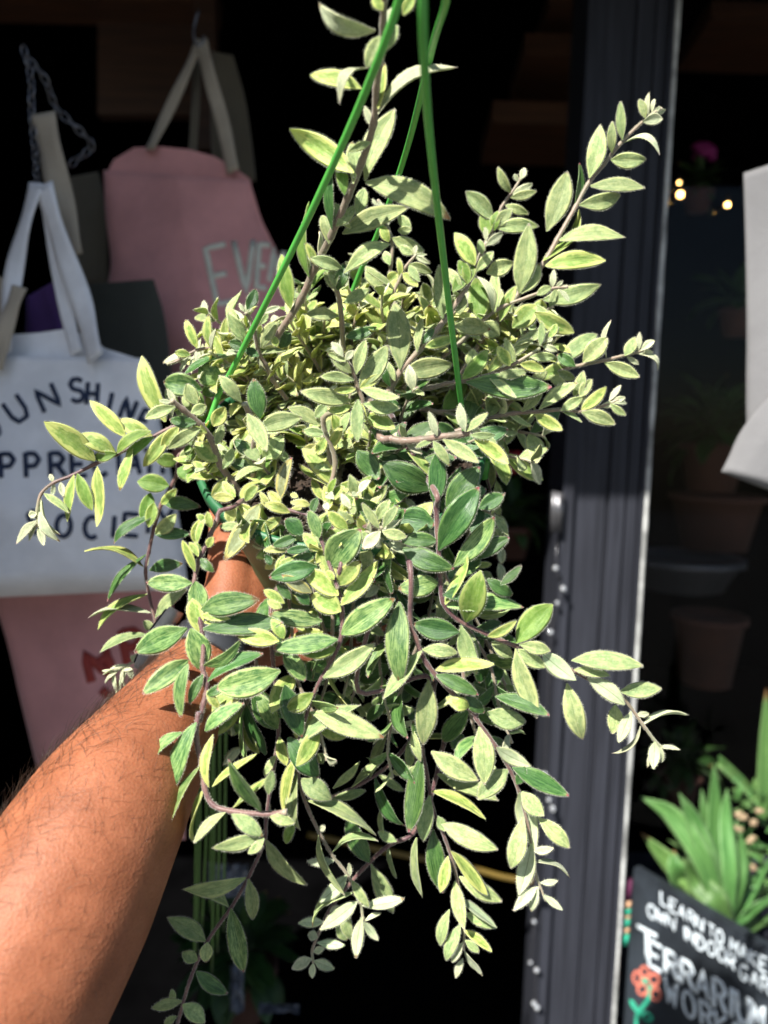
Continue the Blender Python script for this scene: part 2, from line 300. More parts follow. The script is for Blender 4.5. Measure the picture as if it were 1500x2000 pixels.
# each vine: (down the lens at its root, at its tip), stem runs (region, points from root to tip), radius in mm root/tip, leaves (region, (base x, y, tip x, y, width, tone) ...)
VINES = [
 # tall shoot rising towards the lens
 ((.47, .33), [('A', [(110, 1990), (260, 1760), (340, 1580), (440, 1380), (540, 1150), (620, 950), (690, 720), (705, 520), (735, 300), (745, 150), (752, -80)])], (2.4, 1.7),
  [('A', [(700,180,365,15,105,'p',.3),(715,210,645,400,95,'s'),(765,300,830,145,70,'s'),(765,240,795,45,50,'p'),(620,520,315,440,85,'y',.15),(650,400,490,610,48,'p',.3),(735,665,1185,395,65,'p',.16),
    (735,640,755,370,60,'y'),(670,730,635,620,45,'p'),(640,1060,815,635,135,'s'),(575,1040,560,830,110,'s'),(560,1000,195,755,140,'y',-.05),(690,830,540,890,55,'s'),(570,1080,600,860,60,'s'),
    (640,1070,1140,1285,150,'s',.14),(500,1140,480,960,70,'l'),(435,1340,445,1010,55,'g'),(555,1340,455,1190,80,'s',.3),(505,1370,895,1215,125,'s'),(585,1260,635,1100,90,'s'),(440,1430,390,1260,80,'s'),
    (300,1620,312,1180,60,'l'),(185,1800,150,1490,95,'l'),(355,1560,290,1420,50,'y'),(860,90,930,-20,60,'y'),(740,60,690,-40,70,'y'),(470,1330,590,1200,70,'s'),(365,1500,370,1350,35,'p')])]),
 ((.50, .44), [('X', [(668, 720)]), ('I', [(1085, 600), (1080, 430), (1060, 250), (1030, 140)])], (1.9, 1.6),
  [('A', [(505,1570,318,1510,85,'s',.2),(515,1600,788,1430,105,'s',.2),(500,1700,400,1590,60,'s'),(480,1700,520,1540,80,'g',.3),(455,1690,455,1550,70,'s',.3)]),
   ('I', [(1060,430,1160,432,25,'s'),(1110,270,1290,165,100,'s'),(1130,520,1335,445,85,'g'),(1045,370,815,350,105,'s'),(1070,160,1110,20,70,'g')])]),
 # right, tallest side shoot
 ((.50, .50), [('X', [(880, 760)]), ('B', [(100, 1420), (270, 1200), (400, 1040), (470, 920), (560, 760), (620, 650), (700, 550), (780, 450), (860, 370), (930, 310), (980, 280)])], (2.0, 1.1),
  [('B', [(920,310,1002,288,32,'p'),(915,310,920,200,30,'p'),(900,325,870,233,45,'s'),(885,345,988,330,58,'p'),(930,290,948,233,22,'p'),(940,300,975,268,20,'p'),(790,430,780,243,50,'s'),(800,455,972,508,24,'p',.3),
    (735,495,740,340,48,'s'),(745,535,907,528,78,'s'),(615,615,680,358,100,'s'),(645,665,902,668,74,'s'),(585,755,782,700,85,'s'),(555,750,580,545,36,'g'),(420,880,522,585,125,'s'),(395,1025,578,772,62,'y',-.05),
    (490,925,805,910,82,'s'),(425,1055,708,1022,85,'y'),(285,1185,333,838,118,'s'),(300,1190,385,1035,85,'s'),(400,1215,688,1140,95,'s')])]),
 ((.50, .48), [('X', [(790, 760)]), ('B', [(0, 1420), (100, 1320), (200, 1250), (330, 1200), (440, 1160), (525, 1150)])], (1.6, 1.0),
  [('B', [(445,1150,455,1063,35,'p'),(470,1160,530,1145,22,'p'),(480,1170,528,1222,20,'p'),(460,1150,500,1120,20,'p'),(370,1195,445,1150,45,'s'),(190,1320,272,1145,55,'y'),(170,1275,170,1045,65,'s'),(150,1265,78,1100,45,'p',.2),
    (250,1350,370,1240,105,'y'),(95,1300,70,1105,110,'l'),(190,1390,95,1330,95,'s'),(370,1260,440,1310,50,'y')])]),
 ((.51, .50), [('X', [(900, 720)]), ('B', [(60, 1100), (110, 960), (160, 860), (200, 760), (270, 660), (300, 600)])], (1.4, .9),
  [('B', [(295,630,312,568,38,'p'),(280,640,258,600,25,'p'),(245,690,180,563,50,'s'),(260,700,352,645,48,'p'),(250,720,372,683,50,'s'),(225,755,333,795,48,'s'),(190,870,382,855,80,'s'),(150,820,23,683,85,'s'),
    (180,870,250,770,65,'s'),(120,900,115,775,75,'l'),(175,880,180,780,50,'l')])]),
 ((.47, .45), [('J', [(200, 960), (310, 770), (450, 610), (650, 370), (790, 150), (870, 0)]), ('B', [(100, 1000), (125, 930)])], (2.3, 1.0),
  [('B', [(122,930,118,858,28,'p'),(128,950,207,885,48,'p'),(105,990,92,918,42,'s'),(60,1040,-30,885,85,'y'),(80,1080,160,978,58,'s'),(125,1085,258,1030,85,'s'),(30,1140,40,1030,75,'l'),(5,1170,-60,1060,60,'s'),(40,1120,-10,1020,60,'l')]),
   ('J', [(300,745,262,255,195,'s'),(340,800,700,715,175,'s'),(430,625,465,372,68,'s'),(610,375,590,-10,130,'s'),(700,440,970,462,140,'s'),(740,355,760,180,130,'s'),(690,190,805,0,110,'l'),(500,600,720,520,80,'y'),
    (230,880,160,660,60,'g'),(270,840,220,700,60,'s'),(460,560,560,450,60,'g')])]),
 ((.50, .49), [('X', [(830, 800)]), ('B', [(130, 1800), (250, 1700), (330, 1640), (400, 1590), (520, 1550), (600, 1530), (700, 1510), (780, 1490), (860, 1470), (930, 1440)])], (1.8, .9),
  [('B', [(865,1470,872,1370,30,'p'),(880,1460,947,1412,40,'p'),(890,1470,942,1470,18,'p'),(860,1480,962,1563,20,'p',.2),(800,1490,852,1395,62,'s'),(710,1490,735,1312,20,'p',.1),(810,1495,870,1530,30,'p'),
    (700,1530,875,1592,75,'s'),(590,1510,718,1398,95,'s'),(468,1530,668,1382,88,'s'),(375,1600,555,1522,68,'y'),(430,1590,520,1640,50,'s'),(470,1560,560,1600,50,'s'),(560,1540,470,1480,60,'g'),(340,1640,420,1560,60,'s')])]),
 ((.49, .475), [('X', [(850, 850)]), ('B', [(0, 1850), (120, 1800), (250, 1770), (380, 1760), (500, 1750), (600, 1760), (700, 1730), (770, 1700)])], (1.7, .9),
  [('B', [(720,1700,782,1630,30,'p'),(740,1710,805,1690,32,'p'),(740,1715,812,1720,24,'p'),(730,1720,808,1778,42,'s'),(690,1740,755,1720,34,'p'),(590,1745,712,1638,58,'y'),(600,1745,600,1670,30,'p'),(490,1760,600,1688,60,'s'),
    (590,1765,757,1822,75,'s'),(495,1770,592,1812,26,'s'),(360,1785,497,1850,65,'y'),(225,1770,352,1832,32,'s'),(385,1740,572,1618,70,'s'),(550,1690,600,1560,60,'s'),(300,1755,400,1640,60,'s'),(580,1690,640,1600,60,'s')])]),
 ((.475, .465), [('X', [(800, 760)]), ('J', [(530, 890), (650, 860), (780, 840), (1000, 780), (1150, 710), (1330, 600)])], (1.8, 1.0),
  [('B', [(388,1425,395,1318,40,'s'),(400,1420,432,1368,28,'p'),(410,1430,478,1463,36,'p'),(420,1420,450,1400,20,'p'),(345,1500,462,1490,50,'s'),(295,1540,412,1562,58,'y'),(265,1510,215,1398,52,'s'),(130,1560,242,1448,60,'y'),
    (5,1592,132,1458,75,'l'),(130,1590,272,1692,48,'s'),(30,1620,445,1640,125,'g',.08),(170,1600,330,1560,50,'s'),(220,1500,350,1400,60,'s'),(240,1540,180,1440,60,'y'),(60,1560,60,1450,70,'s')]),
   ('B', [(360,1275,555,1375,85,'y'),(370,1240,440,1330,60,'s'),(240,1450,450,1340,45,'s'),(430,1400,470,1330,40,'y')])]),
 # thick silver stem lying over the pot rim
 ((.45, .425), [('J', [(150, 1240), (240, 1265), (330, 1280), (450, 1272), (600, 1250), (740, 1235), (830, 1215)])], (2.7, 2.0),
  [('J', [(575,1235,515,1060,65,'p'),(780,1205,740,1000,88,'p'),(790,1200,952,1072,70,'s'),(820,1250,1003,1237,60,'s'),(620,1285,885,1440,110,'s'),(550,1300,670,1465,80,'s'),(545,1300,415,1330,45,'s'),(545,1310,720,1260,28,'p'),
    (850,1270,1100,1448,110,'y'),(470,1260,580,1210,35,'p')])]),
 ((.50, .49), [('X', [(720, 680)]), ('A', [(760, 1740), (790, 1550), (795, 1400), (740, 1250), (715, 1170)])], (1.5, .8),
  [('A', [(790,1310,715,1165,48,'p'),(760,1420,735,1315,60,'y'),(800,1390,987,1475,90,'s'),(830,1350,912,1345,58,'s'),(745,1690,640,1560,95,'s'),(770,1650,832,1600,68,'y'),(780,1560,755,1470,60,'s'),(790,1300,830,1200,40,'p'),(700,1210,680,1165,20,'p'),(830,1260,910,1340,70,'s')])]),
 ((.49, .48), [('X', [(760, 700)]), ('A', [(800, 1760), (840, 1640), (880, 1560), (940, 1490)])], (1.4, .8),
  [('A', [(930,1490,1022,1545,35,'p'),(922,1490,940,1435,30,'p'),(930,1490,1000,1490,25,'p'),(895,1550,1033,1600,60,'s'),(905,1560,960,1652,55,'s'),(850,1630,832,1508,38,'y'),(810,1700,640,1580,38,'s'),(840,1440,925,1490,55,'s'),(860,1600,950,1680,60,'y')])]),
 # left arching vine
 ((.48, .465), [('X', [(400, 830)]), ('C', [(1060, 660), (960, 672), (820, 740), (650, 820), (520, 880), (400, 940), (300, 980), (230, 1040), (207, 1130), (205, 1225)])], (1.6, .9),
  [('C', [(525,842,245,638,125,'y'),(642,805,440,710,95,'y'),(650,815,520,840,62,'l',.2),(705,728,500,520,82,'y'),(845,712,665,625,90,'y'),(655,810,845,690,62,'l',.2),(925,640,790,270,100,'y'),(745,790,668,1025,52,'y'),(550,900,540,1225,66,'y'),
    (432,930,515,1135,72,'l'),(412,935,375,1198,52,'y'),(290,975,278,930,30,'p'),(340,985,355,1060,40,'p'),(250,1045,385,1150,48,'s'),(232,1070,340,1270,26,'p'),(225,1140,335,1308,55,'p'),(205,1190,90,1320,52,'p'),
    (205,1200,160,1305,25,'p'),(215,1230,245,1332,42,'p'),(205,1150,158,1165,48,'p'),(300,985,290,1060,30,'p'),(955,690,800,890,78,'y'),(1000,660,900,790,70,'y'),(860,730,700,850,60,'l')])]),
 # left vine hanging behind
 ((.52, .53), [('X', [(380, 870)]), ('C', [(1000, 830), (990, 920), (940, 1030), (900, 1100), (860, 1230), (830, 1370), (812, 1480), (835, 1620), (870, 1780)]), ('M', [(380, 1020), (300, 1180), (200, 1250), (100, 1300)])], (1.7, .8),
  [('C', [(935,990,765,972,110,'l'),(980,860,865,850,80,'l'),(840,1035,795,1200,80,'l'),(845,1150,635,1322,50,'g'),(930,1105,1120,1112,78,'g'),(875,1270,1065,1268,70,'g'),(880,1265,985,1150,85,'s'),(795,1450,470,1362,40,'y',.15),(805,1375,597,1642,40,'g',.1),
    (850,1470,1020,1430,78,'g'),(820,1600,545,1802,38,'y',.12),(832,1708,492,1735,40,'p',.08),(870,1728,1045,1570,70,'s'),(880,1780,1010,1700,40,'s'),(850,1835,555,1930,50,'s',.12),(850,1800,800,1750,58,'s'),(860,1090,830,1230,70,'l'),(990,900,1090,960,80,'l'),
    (900,1100,985,1010,60,'y'),(820,1460,830,1380,20,'p'),(1000,860,1080,800,70,'s')]),
   ('M', [(200,1250,0,1325,25,'p'),(230,1200,290,1160,60,'p'),(130,1290,20,1395,28,'p'),(150,1290,250,1280,35,'p'),(100,1310,112,1482,36,'p'),(200,1290,130,1480,40,'p'),(190,1230,60,1285,40,'p'),(90,1300,-5,1290,20,'p'),(210,1250,255,1370,50,'p'),(170,1260,190,1440,30,'p')])]),
 # front left vine that turns across at its lower end
 ((.445, .388), [('L', [(330, 680), (190, 740)]), ('M', [(930, 75), (880, 180), (830, 300), (780, 420), (750, 560), (750, 700), (800, 900), (822, 1100), (815, 1270), (850, 1400), (825, 1550), (790, 1700)]),
    ('E', [(970, 480), (958, 600), (985, 740), (1000, 850), (1040, 930), (1130, 960), (1290, 975), (1400, 965)])], (1.5, 1.6),
  [('M', [(715,578,355,572,150,'v'),(762,565,790,870,165,'v'),(700,700,785,982,140,'y'),(830,790,1275,712,200,'v'),(830,955,1470,900,175,'g'),(690,945,262,1142,200,'v'),(720,945,812,1292,195,'v'),(830,1250,1130,1035,105,'v',.2),
    (865,1375,1310,1150,105,'g',.15),(700,1205,325,1485,165,'v'),(700,1235,640,1672,105,'v'),(812,1320,705,1565,85,'g'),(1450,1290,920,1435,240,'v'),(1440,1050,1085,1000,150,'y'),(1480,1030,1375,870,105,'y'),
    (750,250,790,60,75,'y'),(850,90,765,20,62,'y'),(870,120,855,-5,70,'y'),(745,480,650,228,75,'y'),(765,355,705,245,68,'y'),(770,250,830,60,50,'y'),(880,295,900,200,68,'y'),(795,380,908,492,75,'g'),(820,830,1040,870,75,'y'),
    (790,340,750,240,60,'y'),(850,900,1020,860,60,'y'),(850,1500,1030,1400,80,'g'),(860,1450,960,1600,70,'y')]),
   ('E', [(950,528,798,892,85,'v'),(890,575,723,748,50,'v',.2),(970,742,788,1112,45,'v'),(1040,585,1020,845,52,'y'),(1000,570,1192,432,68,'v',.2),(988,862,945,1112,20,'y'),(1095,980,945,1117,50,'s'),(1275,952,1115,705,72,'g'),
    (1035,840,1255,680,34,'y'),(1140,930,1325,790,30,'y'),(1130,990,1285,1085,80,'s'),(1275,1080,1035,1142,72,'s'),(1290,1090,1210,1170,50,'s'),(1320,1000,1440,1020,60,'s'),(1310,880,1330,760,60,'s')])]),
 # long vine that runs out of the bottom
 ((.44, .50), [('X', [(530, 1180)]), ('E', [(1350, 400), (1360, 560), (1345, 700), (1320, 850), (1300, 1000), (1290, 1110), (1220, 1270), (1130, 1430), (1010, 1600), (930, 1780), (880, 1950), (850, 2060)])], (1.4, 1.2),
  [('E', [(1300,1100,1502,1322,80,'s',.1),(1192,1285,888,1342,85,'s',.1),(1215,1290,1232,1492,75,'s'),(1125,1442,1190,1748,88,'v'),(1105,1428,940,1350,60,'s',.2),(1000,1592,815,1478,92,'s'),(1015,1600,1005,1700,70,'s'),(960,1690,888,1650,62,'s',.3),
    (965,1750,1112,1852,70,'g'),(880,1890,738,1922,58,'s'),(890,1900,1002,1995,82,'s'),(850,1890,838,1828,34,'s'),(850,1960,800,2000,40,'s'),(1330,565,1230,395,105,'g'),(1300,685,1195,425,70,'g'),(1345,690,1290,790,40,'s'),
    (1350,560,1260,380,80,'v'),(1340,500,1440,420,80,'g'),(1360,700,1430,640,50,'s'),(1370,600,1400,740,60,'y')])]),
 # front vine with the stack of variegated leaves
 ((.43, .45), [('X', [(668, 1090)]), ('H', [(1040, 520), (1060, 620), (1072, 720), (1060, 880), (1010, 1000), (940, 1120), (880, 1250), (825, 1420)]), ('F', [(80, 640), (80, 780), (130, 950), (230, 1150), (320, 1270), (380, 1400), (400, 1500)])], (1.5, .9),
  [('H', [(1065,850,1405,615,160,'v',.1),(1062,700,868,590,150,'y'),(1040,600,818,430,135,'y'),(1000,500,920,280,110,'y'),(1030,530,1190,375,125,'y'),(1058,660,1300,375,115,'y'),(985,420,1190,175,210,'v'),(1030,870,630,935,110,'v'),
    (1028,935,785,950,110,'l',.15),(955,1125,1283,900,140,'s'),(888,1235,718,1325,90,'l',.2),(945,760,600,715,115,'v'),(695,960,835,1142,115,'v'),(680,880,840,940,60,'y')]),
   ('F', [(85,625,388,443,95,'s'),(155,480,500,602,115,'s'),(150,385,25,465,80,'l',.2),(15,345,100,600,105,'g'),(30,600,180,800,110,'g'),(100,805,245,905,105,'s'),(120,908,462,1082,78,'s',.12),(72,780,92,1055,58,'s'),(60,700,15,980,50,'y'),
    (62,1000,20,1120,50,'l',.2),(248,1162,472,1108,30,'s',.2),(165,1080,310,1372,38,'s',.15),(250,1210,122,1205,50,'p'),(322,1275,183,1405,70,'u'),(345,1270,330,1212,25,'p'),(400,1420,600,1388,55,'u'),(360,1405,185,1540,78,'u'),
    (392,1480,362,1680,65,'u'),(400,1500,472,1592,42,'u'),(410,1495,487,1458,22,'p'),(335,1370,150,1528,42,'s'),(350,1290,430,1430,50,'s'),(180,1050,215,1040,30,'p')])]),
 ((.44, .475), [('X', [(730, 1180), (700, 1350)]), ('F', [(705, 300), (685, 450), (685, 640), (710, 780), (740, 950), (800, 1100), (850, 1260), (880, 1430), (890, 1540), (890, 1640)])], (1.6, .8),
  [('F', [(735,318,690,638,118,'s'),(730,668,962,812,100,'s'),(672,690,620,1065,88,'g'),(735,860,997,1002,58,'y'),(720,880,690,1110,88,'s'),(790,1012,1058,1150,95,'s'),(740,1050,790,1362,95,'g'),(832,1150,1005,1372,58,'y'),(800,1180,775,1360,60,'y'),
    (880,1280,1078,1402,80,'s'),(835,1300,892,1540,78,'s'),(880,1390,1052,1532,42,'u'),(900,1460,1050,1530,70,'s'),(820,1440,775,1620,60,'s'),(860,1512,803,1692,62,'s'),(890,1545,1028,1648,42,'y'),(900,1590,965,1650,48,'s'),
    (880,1600,830,1700,48,'p'),(890,1640,980,1767,28,'p'),(885,1680,850,1777,38,'p'),(660,1090,688,1382,42,'s'),(660,740,620,800,60,'s'),(640,560,680,720,50,'s'),(770,980,800,1060,50,'s'),(690,640,640,520,60,'g')])]),
 # right front vine reaching out past the post
 ((.43, .455), [('X', [(850, 960)]), ('K', [(570, 420), (580, 600), (600, 900), (620, 1110), (730, 1240), (950, 1350), (1150, 1430), (1340, 1490)]), ('G', [(400, 330), (520, 380), (570, 440), (640, 540), (700, 620), (735, 650)])], (1.8, .9),
  [('K', [(640,1130,800,758,85,'y'),(790,1250,898,875,195,'l'),(650,1140,1212,1148,135,'v'),(742,1300,870,1640,135,'s'),(940,1375,1160,1245,72,'y',.2),(1160,1392,1425,1125,190,'l'),(1130,1515,970,1400,100,'s'),(1180,1400,1410,1468,100,'s'),
    (1160,1470,1375,1590,112,'s'),(1150,1470,1310,1962,165,'s')]),
   ('G', [(290,225,642,252,102,'s'),(150,185,312,322,105,'u'),(300,260,480,300,60,'s'),(365,305,552,442,95,'u'),(528,372,732,362,88,'s'),(268,335,345,612,112,'s'),(505,440,490,585,85,'s'),(578,480,520,626,60,'u'),(640,535,865,492,24,'p',.15),
    (605,490,672,485,30,'p'),(615,550,487,678,22,'p',-.2),(697,620,690,757,58,'u'),(720,650,822,660,22,'p'),(720,640,735,722,28,'p'),(715,650,660,750,14,'p')])]),
 ((.43, .46), [('X', [(800, 1100)]), ('K', [(380, 1250), (420, 1370), (500, 1560), (700, 1790), (860, 1940)]), ('F', [(950, 510), (1050, 650), (1120, 770), (1160, 870), (1200, 1020), (1230, 1180), (1245, 1280), (1290, 1400)])], (1.8, .8),
  [('F', [(955,550,990,832,112,'s'),(1100,760,955,905,110,'s'),(1045,650,1218,742,75,'u'),(1000,478,1195,525,115,'s'),(1140,740,1403,887,90,'g'),(1160,868,1240,1158,112,'u'),(1185,860,1282,985,90,'s'),(1250,990,1408,1142,85,'s'),
    (1165,995,1118,1242,92,'s'),(1222,1120,1158,1372,88,'u'),(1230,1150,1330,1140,42,'p'),(1240,1210,1408,1285,24,'p',.15),(1265,1310,1350,1300,30,'p'),(1235,1335,1130,1447,58,'p'),(1245,1330,1218,1452,48,'p'),(1280,1370,1373,1443,38,'u'),
    (925,440,810,420,70,'y',.3),(1150,830,1190,740,50,'g'),(900,400,990,480,60,'g')]),
   ('K', [(470,1470,178,1822,118,'s'),(472,1450,730,1480,115,'s'),(580,1605,995,1565,115,'y',.08),(300,1105,310,1705,175,'v'),(1000,1800,1400,1940,105,'g'),(720,1850,640,1810,60,'y'),(560,1640,880,1790,110,'g')])]),
 # vine crossing behind low down
 ((.50, .51), [('X', [(870, 1440), (840, 1560)]), ('F', [(640, 1070), (520, 1130), (400, 1240), (330, 1320), (230, 1450), (180, 1560), (150, 1640), (155, 1700)])], (1.7, .9),
  [('F', [(430,1210,320,990,90,'g'),(515,1105,500,918,30,'s'),(520,1145,560,1290,24,'s'),(440,1225,545,1462,92,'s'),(300,1420,340,1590,60,'s'),(205,1500,80,1508,48,'u'),(270,1500,322,1590,68,'s'),(180,1605,312,1618,48,'u'),
    (145,1680,48,1732,58,'p'),(160,1690,257,1732,48,'u'),(155,1700,150,1778,34,'p'),(180,1580,128,1560,48,'p'),(240,1450,300,1430,50,'p'),(160,1650,210,1630,36,'p'),(560,1110,470,1060,50,'s')])]),
 ((.50, .50), [('X', [(850, 1330)]), ('F', [(720, 480), (640, 600), (530, 730), (400, 820), (240, 895)])], (1.6, 1.2),
  [('F', [(430,800,512,578,52,'s'),(340,845,512,690,40,'s'),(250,850,382,718,48,'s'),(480,790,602,862,42,'s'),(465,812,602,1032,58,'g'),(250,905,412,860,48,'s'),(650,600,840,598,26,'y'),(850,560,880,680,80,'g'),(760,780,1060,910,90,'s'),
    (700,560,600,440,60,'g'),(620,620,620,760,50,'s')])]),
 # central rosettes of the mound
 ((.47, .43), [('X', [(640, 960), (655, 900)]), ('L', [(945, 60)]), ('I', [(1220, 1030), (1190, 880), (1150, 750), (1080, 655)])], (1.8, 1.3),
  [('I', [(1090,665,1000,555,70,'p'),(1120,690,970,635,60,'s'),(1105,690,1165,615,58,'p'),(1060,650,1040,570,30,'p'),(1200,785,1255,535,110,'s'),(1220,885,1418,575,165,'s'),(1165,840,918,805,90,'s'),(1140,780,1000,670,90,'s'),
    (1150,985,770,915,135,'s'),(1235,895,1502,960,85,'s'),(1255,1000,1505,1040,115,'s'),(1185,970,1195,1292,110,'s'),(1225,890,1372,790,80,'y'),(1150,1000,980,1062,80,'y'),(1245,1095,1470,1190,125,'y'),(1170,900,1015,905,58,'y'),
    (1200,1000,1260,1130,60,'y')])]),
 ((.475, .455), [('L', [(1050, 680), (1050, 560), (1000, 400), (970, 250), (940, 60)]), ('I', [(930, 1050)])], (1.7, 1.5),
  [('L', [(955,172,788,155,82,'s'),(1000,285,1085,115,78,'y'),(1040,440,868,425,48,'s',.2),(1020,560,788,285,140,'y'),(990,565,760,395,48,'y'),(1030,745,950,555,92,'y'),(1160,795,1352,495,115,'y'),(1040,665,1215,655,80,'y'),
    (1065,545,1310,605,95,'y'),(945,665,862,500,68,'y'),(960,200,900,330,80,'y')]),
   ('I', [(970,1010,880,1110,85,'s'),(920,1170,680,1030,115,'s'),(1000,1010,1120,1030,80,'y')])]),
 ((.475, .435), [('L', [(430, 560), (440, 400), (430, 290)]), ('I', [(440, 1200), (400, 1080), (365, 1005)])], (2.0, 1.8),
  [('I', [(325,990,178,798,110,'s'),(480,1115,432,822,140,'g'),(375,1085,532,1352,135,'s'),(488,1190,788,1108,150,'s'),(500,1410,650,1235,155,'s',.25),(400,1400,290,1270,90,'g',.2)]),
   ('L', [(450,460,250,378,92,'g'),(470,495,625,430,100,'g',.2),(300,380,190,300,80,'s'),(680,390,640,300,70,'s'),(440,420,380,280,90,'s')])]),
 ((.475, .43), [('L', [(380, 690)]), ('C', [(1370, 1080), (1300, 980), (1230, 880), (1180, 740), (1110, 650), (1020, 570), (955, 520)])], (2.6, 1.8),
  [('C', [(960,535,885,520,28,'p'),(970,565,808,622,78,'s'),(985,535,935,455,38,'p'),(1095,545,1042,425,92,'s'),(1075,580,1152,545,70,'s'),(1110,680,932,790,88,'s'),(1190,665,1255,555,90,'y'),(1215,765,1245,650,58,'s'),
    (1205,860,1088,755,92,'y'),(1235,905,1300,785,62,'s'),(1095,650,945,625,70,'g'),(1160,700,1060,640,50,'y'),(970,540,960,615,20,'p'),(1260,950,1180,1060,60,'y'),(1300,990,1190,1060,70,'y')])]),
 ((.50, .485), [('X', [(470, 740)]), ('C', [(1330, 225), (1220, 225), (1100, 240), (990, 300), (930, 320)])], (1.4, .9),
  [('C', [(1100,222,1035,68,58,'y'),(1170,215,1165,38,50,'y'),(1213,222,1210,133,45,'y'),(1250,205,1262,58,48,'y'),(1285,200,1310,110,40,'y'),(1050,245,908,312,34,'p'),(1070,270,975,255,48,'y'),(1060,285,1005,362,20,'p'),(1090,280,1068,372,18,'p'),
    (1110,330,1240,420,130,'v',.2),(1130,462,912,418,125,'v',.2),(1130,490,1250,405,80,'v',.2),(1030,372,1295,268,48,'g',.1),(1140,540,1040,440,70,'v')])]),
 ((.49, .455), [('X', [(560, 780)]), ('I', [(570, 830), (520, 720), (470, 630), (425, 430), (375, 335)])], (1.7, 1.2),
  [('I', [(352,335,325,268,30,'p'),(372,335,380,268,24,'p'),(385,345,420,300,24,'p'),(395,340,340,300,24,'p'),(500,345,635,295,48,'p'),(375,550,245,345,105,'s'),(490,600,440,440,46,'s'),(510,600,610,390,105,'s'),(625,600,700,475,110,'g'),
    (365,600,250,555,85,'g'),(465,665,370,610,68,'g'),(485,630,682,618,42,'s'),(395,300,450,165,88,'g'),(480,430,540,340,50,'s'),(600,590,580,510,60,'y')])]),
 ((.465, .425), [('X', [(640, 1040)]), ('H', [(1080, 120), (1180, 145), (1320, 175)])], (2.0, 1.8),
  [('H', [(1310,170,1195,5,60,'s'),(1290,120,1375,-15,80,'s'),(1345,150,1428,25,72,'s'),(1310,195,1195,300,90,'p'),(1330,205,1485,225,80,'s'),(1320,180,1228,95,40,'p'),(1350,170,1445,112,42,'p'),(1340,160,1355,90,34,'p'),(1215,270,1222,452,105,'s'),
    (1310,180,1290,110,20,'p'),(1330,180,1370,200,20,'p')])]),
 # dark glossy leaves on the shaded right side
 ((.45, .435), [('X', [(800, 880)]), ('K', [(430, 60), (560, 300), (575, 500), (585, 720)])], (1.8, 1.4),
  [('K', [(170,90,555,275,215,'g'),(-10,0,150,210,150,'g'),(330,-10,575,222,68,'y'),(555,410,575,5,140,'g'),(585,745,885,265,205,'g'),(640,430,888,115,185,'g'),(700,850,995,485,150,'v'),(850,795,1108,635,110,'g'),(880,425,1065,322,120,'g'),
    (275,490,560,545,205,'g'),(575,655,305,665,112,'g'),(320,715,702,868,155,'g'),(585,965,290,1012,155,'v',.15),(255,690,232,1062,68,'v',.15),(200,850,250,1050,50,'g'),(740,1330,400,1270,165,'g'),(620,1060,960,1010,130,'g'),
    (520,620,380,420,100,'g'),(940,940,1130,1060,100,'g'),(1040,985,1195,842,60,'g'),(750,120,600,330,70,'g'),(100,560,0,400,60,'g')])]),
 # trailing string of small leaves far right
 ((.52, .53), [('X', [(920, 860), (950, 930), (965, 1000), (975, 1080), (975, 1150), (965, 1260)])], (1.0, .8),
  [('K', [(970,70,965,285,78,'s'),(880,40,905,178,62,'s'),(1010,220,1045,400,62,'s'),(1020,400,1040,470,60,'s'),(1040,460,1060,655,110,'s'),(1045,690,1050,835,68,'p'),(1030,820,1050,970,68,'p'),(900,885,985,955,68,'s'),(855,840,975,832,48,'y'),
    (1000,540,980,660,60,'s'),(990,960,1110,1060,50,'s'),(920,-40,900,60,60,'s'),(985,300,1000,420,50,'s')]),
   ('X', [(960,1290,1000,1350,26,'s'),(955,1310,920,1370,24,'g'),(965,1330,985,1400,24,'g')])]),
 # small cream leaves along the front rim
 ((.442, .425), [('L', [(560, 700), (700, 740), (880, 800), (930, 960), (1010, 1200)]), ('X', [(660, 1150)])], (1.3, 1.2),
  [('L', [(700,770,515,690,85,'y'),(635,790,485,900,82,'y'),(795,920,660,800,115,'g'),(745,930,568,1000,85,'g'),(905,940,835,735,95,'v'),(900,1040,795,905,85,'y'),
    (690,1030,502,1030,62,'c'),(840,1010,668,1040,66,'g'),(880,1075,718,1090,76,'g'),(1125,880,975,745,92,'y'),(1170,825,1048,740,72,'s'),(480,690,218,1105,150,'o'),(630,660,712,350,85,'o'),(290,650,130,640,82,'c'),(370,670,465,550,78,'y'),
    (635,690,535,595,75,'c'),(545,690,475,600,45,'c'),(270,700,265,840,95,'c'),(300,640,205,525,70,'y'),(860,1340,640,1210,95,'o'),(900,1150,545,1230,150,'g'),(660,1060,595,1190,50,'y'),(740,1080,600,1180,46,'y'),(660,1420,505,1320,76,'y'),
    (705,1390,600,1275,66,'g'),(840,1430,740,1330,80,'g'),(640,1450,530,1400,60,'c'),(560,1140,520,1060,55,'g'),(690,760,790,715,50,'c'),(850,700,700,680,60,'c'),(480,640,530,720,40,'c'),(900,640,860,760,60,'g'),(760,640,700,620,40,'c'),(1020,1250,960,1180,60,'y')])]),
]

SUNW = -SUN_D
plant = empty('hanging_plant', 'trailing vine with downy sage and cream leaves in a green hanging pot', 'plant')
PC = P(665, 870, .50); PA = dirn(0, .707, -.707).normalized(); PX = RIGHT.copy(); PB = PA.cross(PX).normalized()
plant.location = PC - PA * .115
bpy.context.view_layer.update()
INV = Matrix.Translation(-plant.location)
def under(o, parent):       # parent without moving
    o.parent = parent; o.matrix_parent_inverse = parent.matrix_world.inverted() if parent.parent is None else Matrix()
    return o

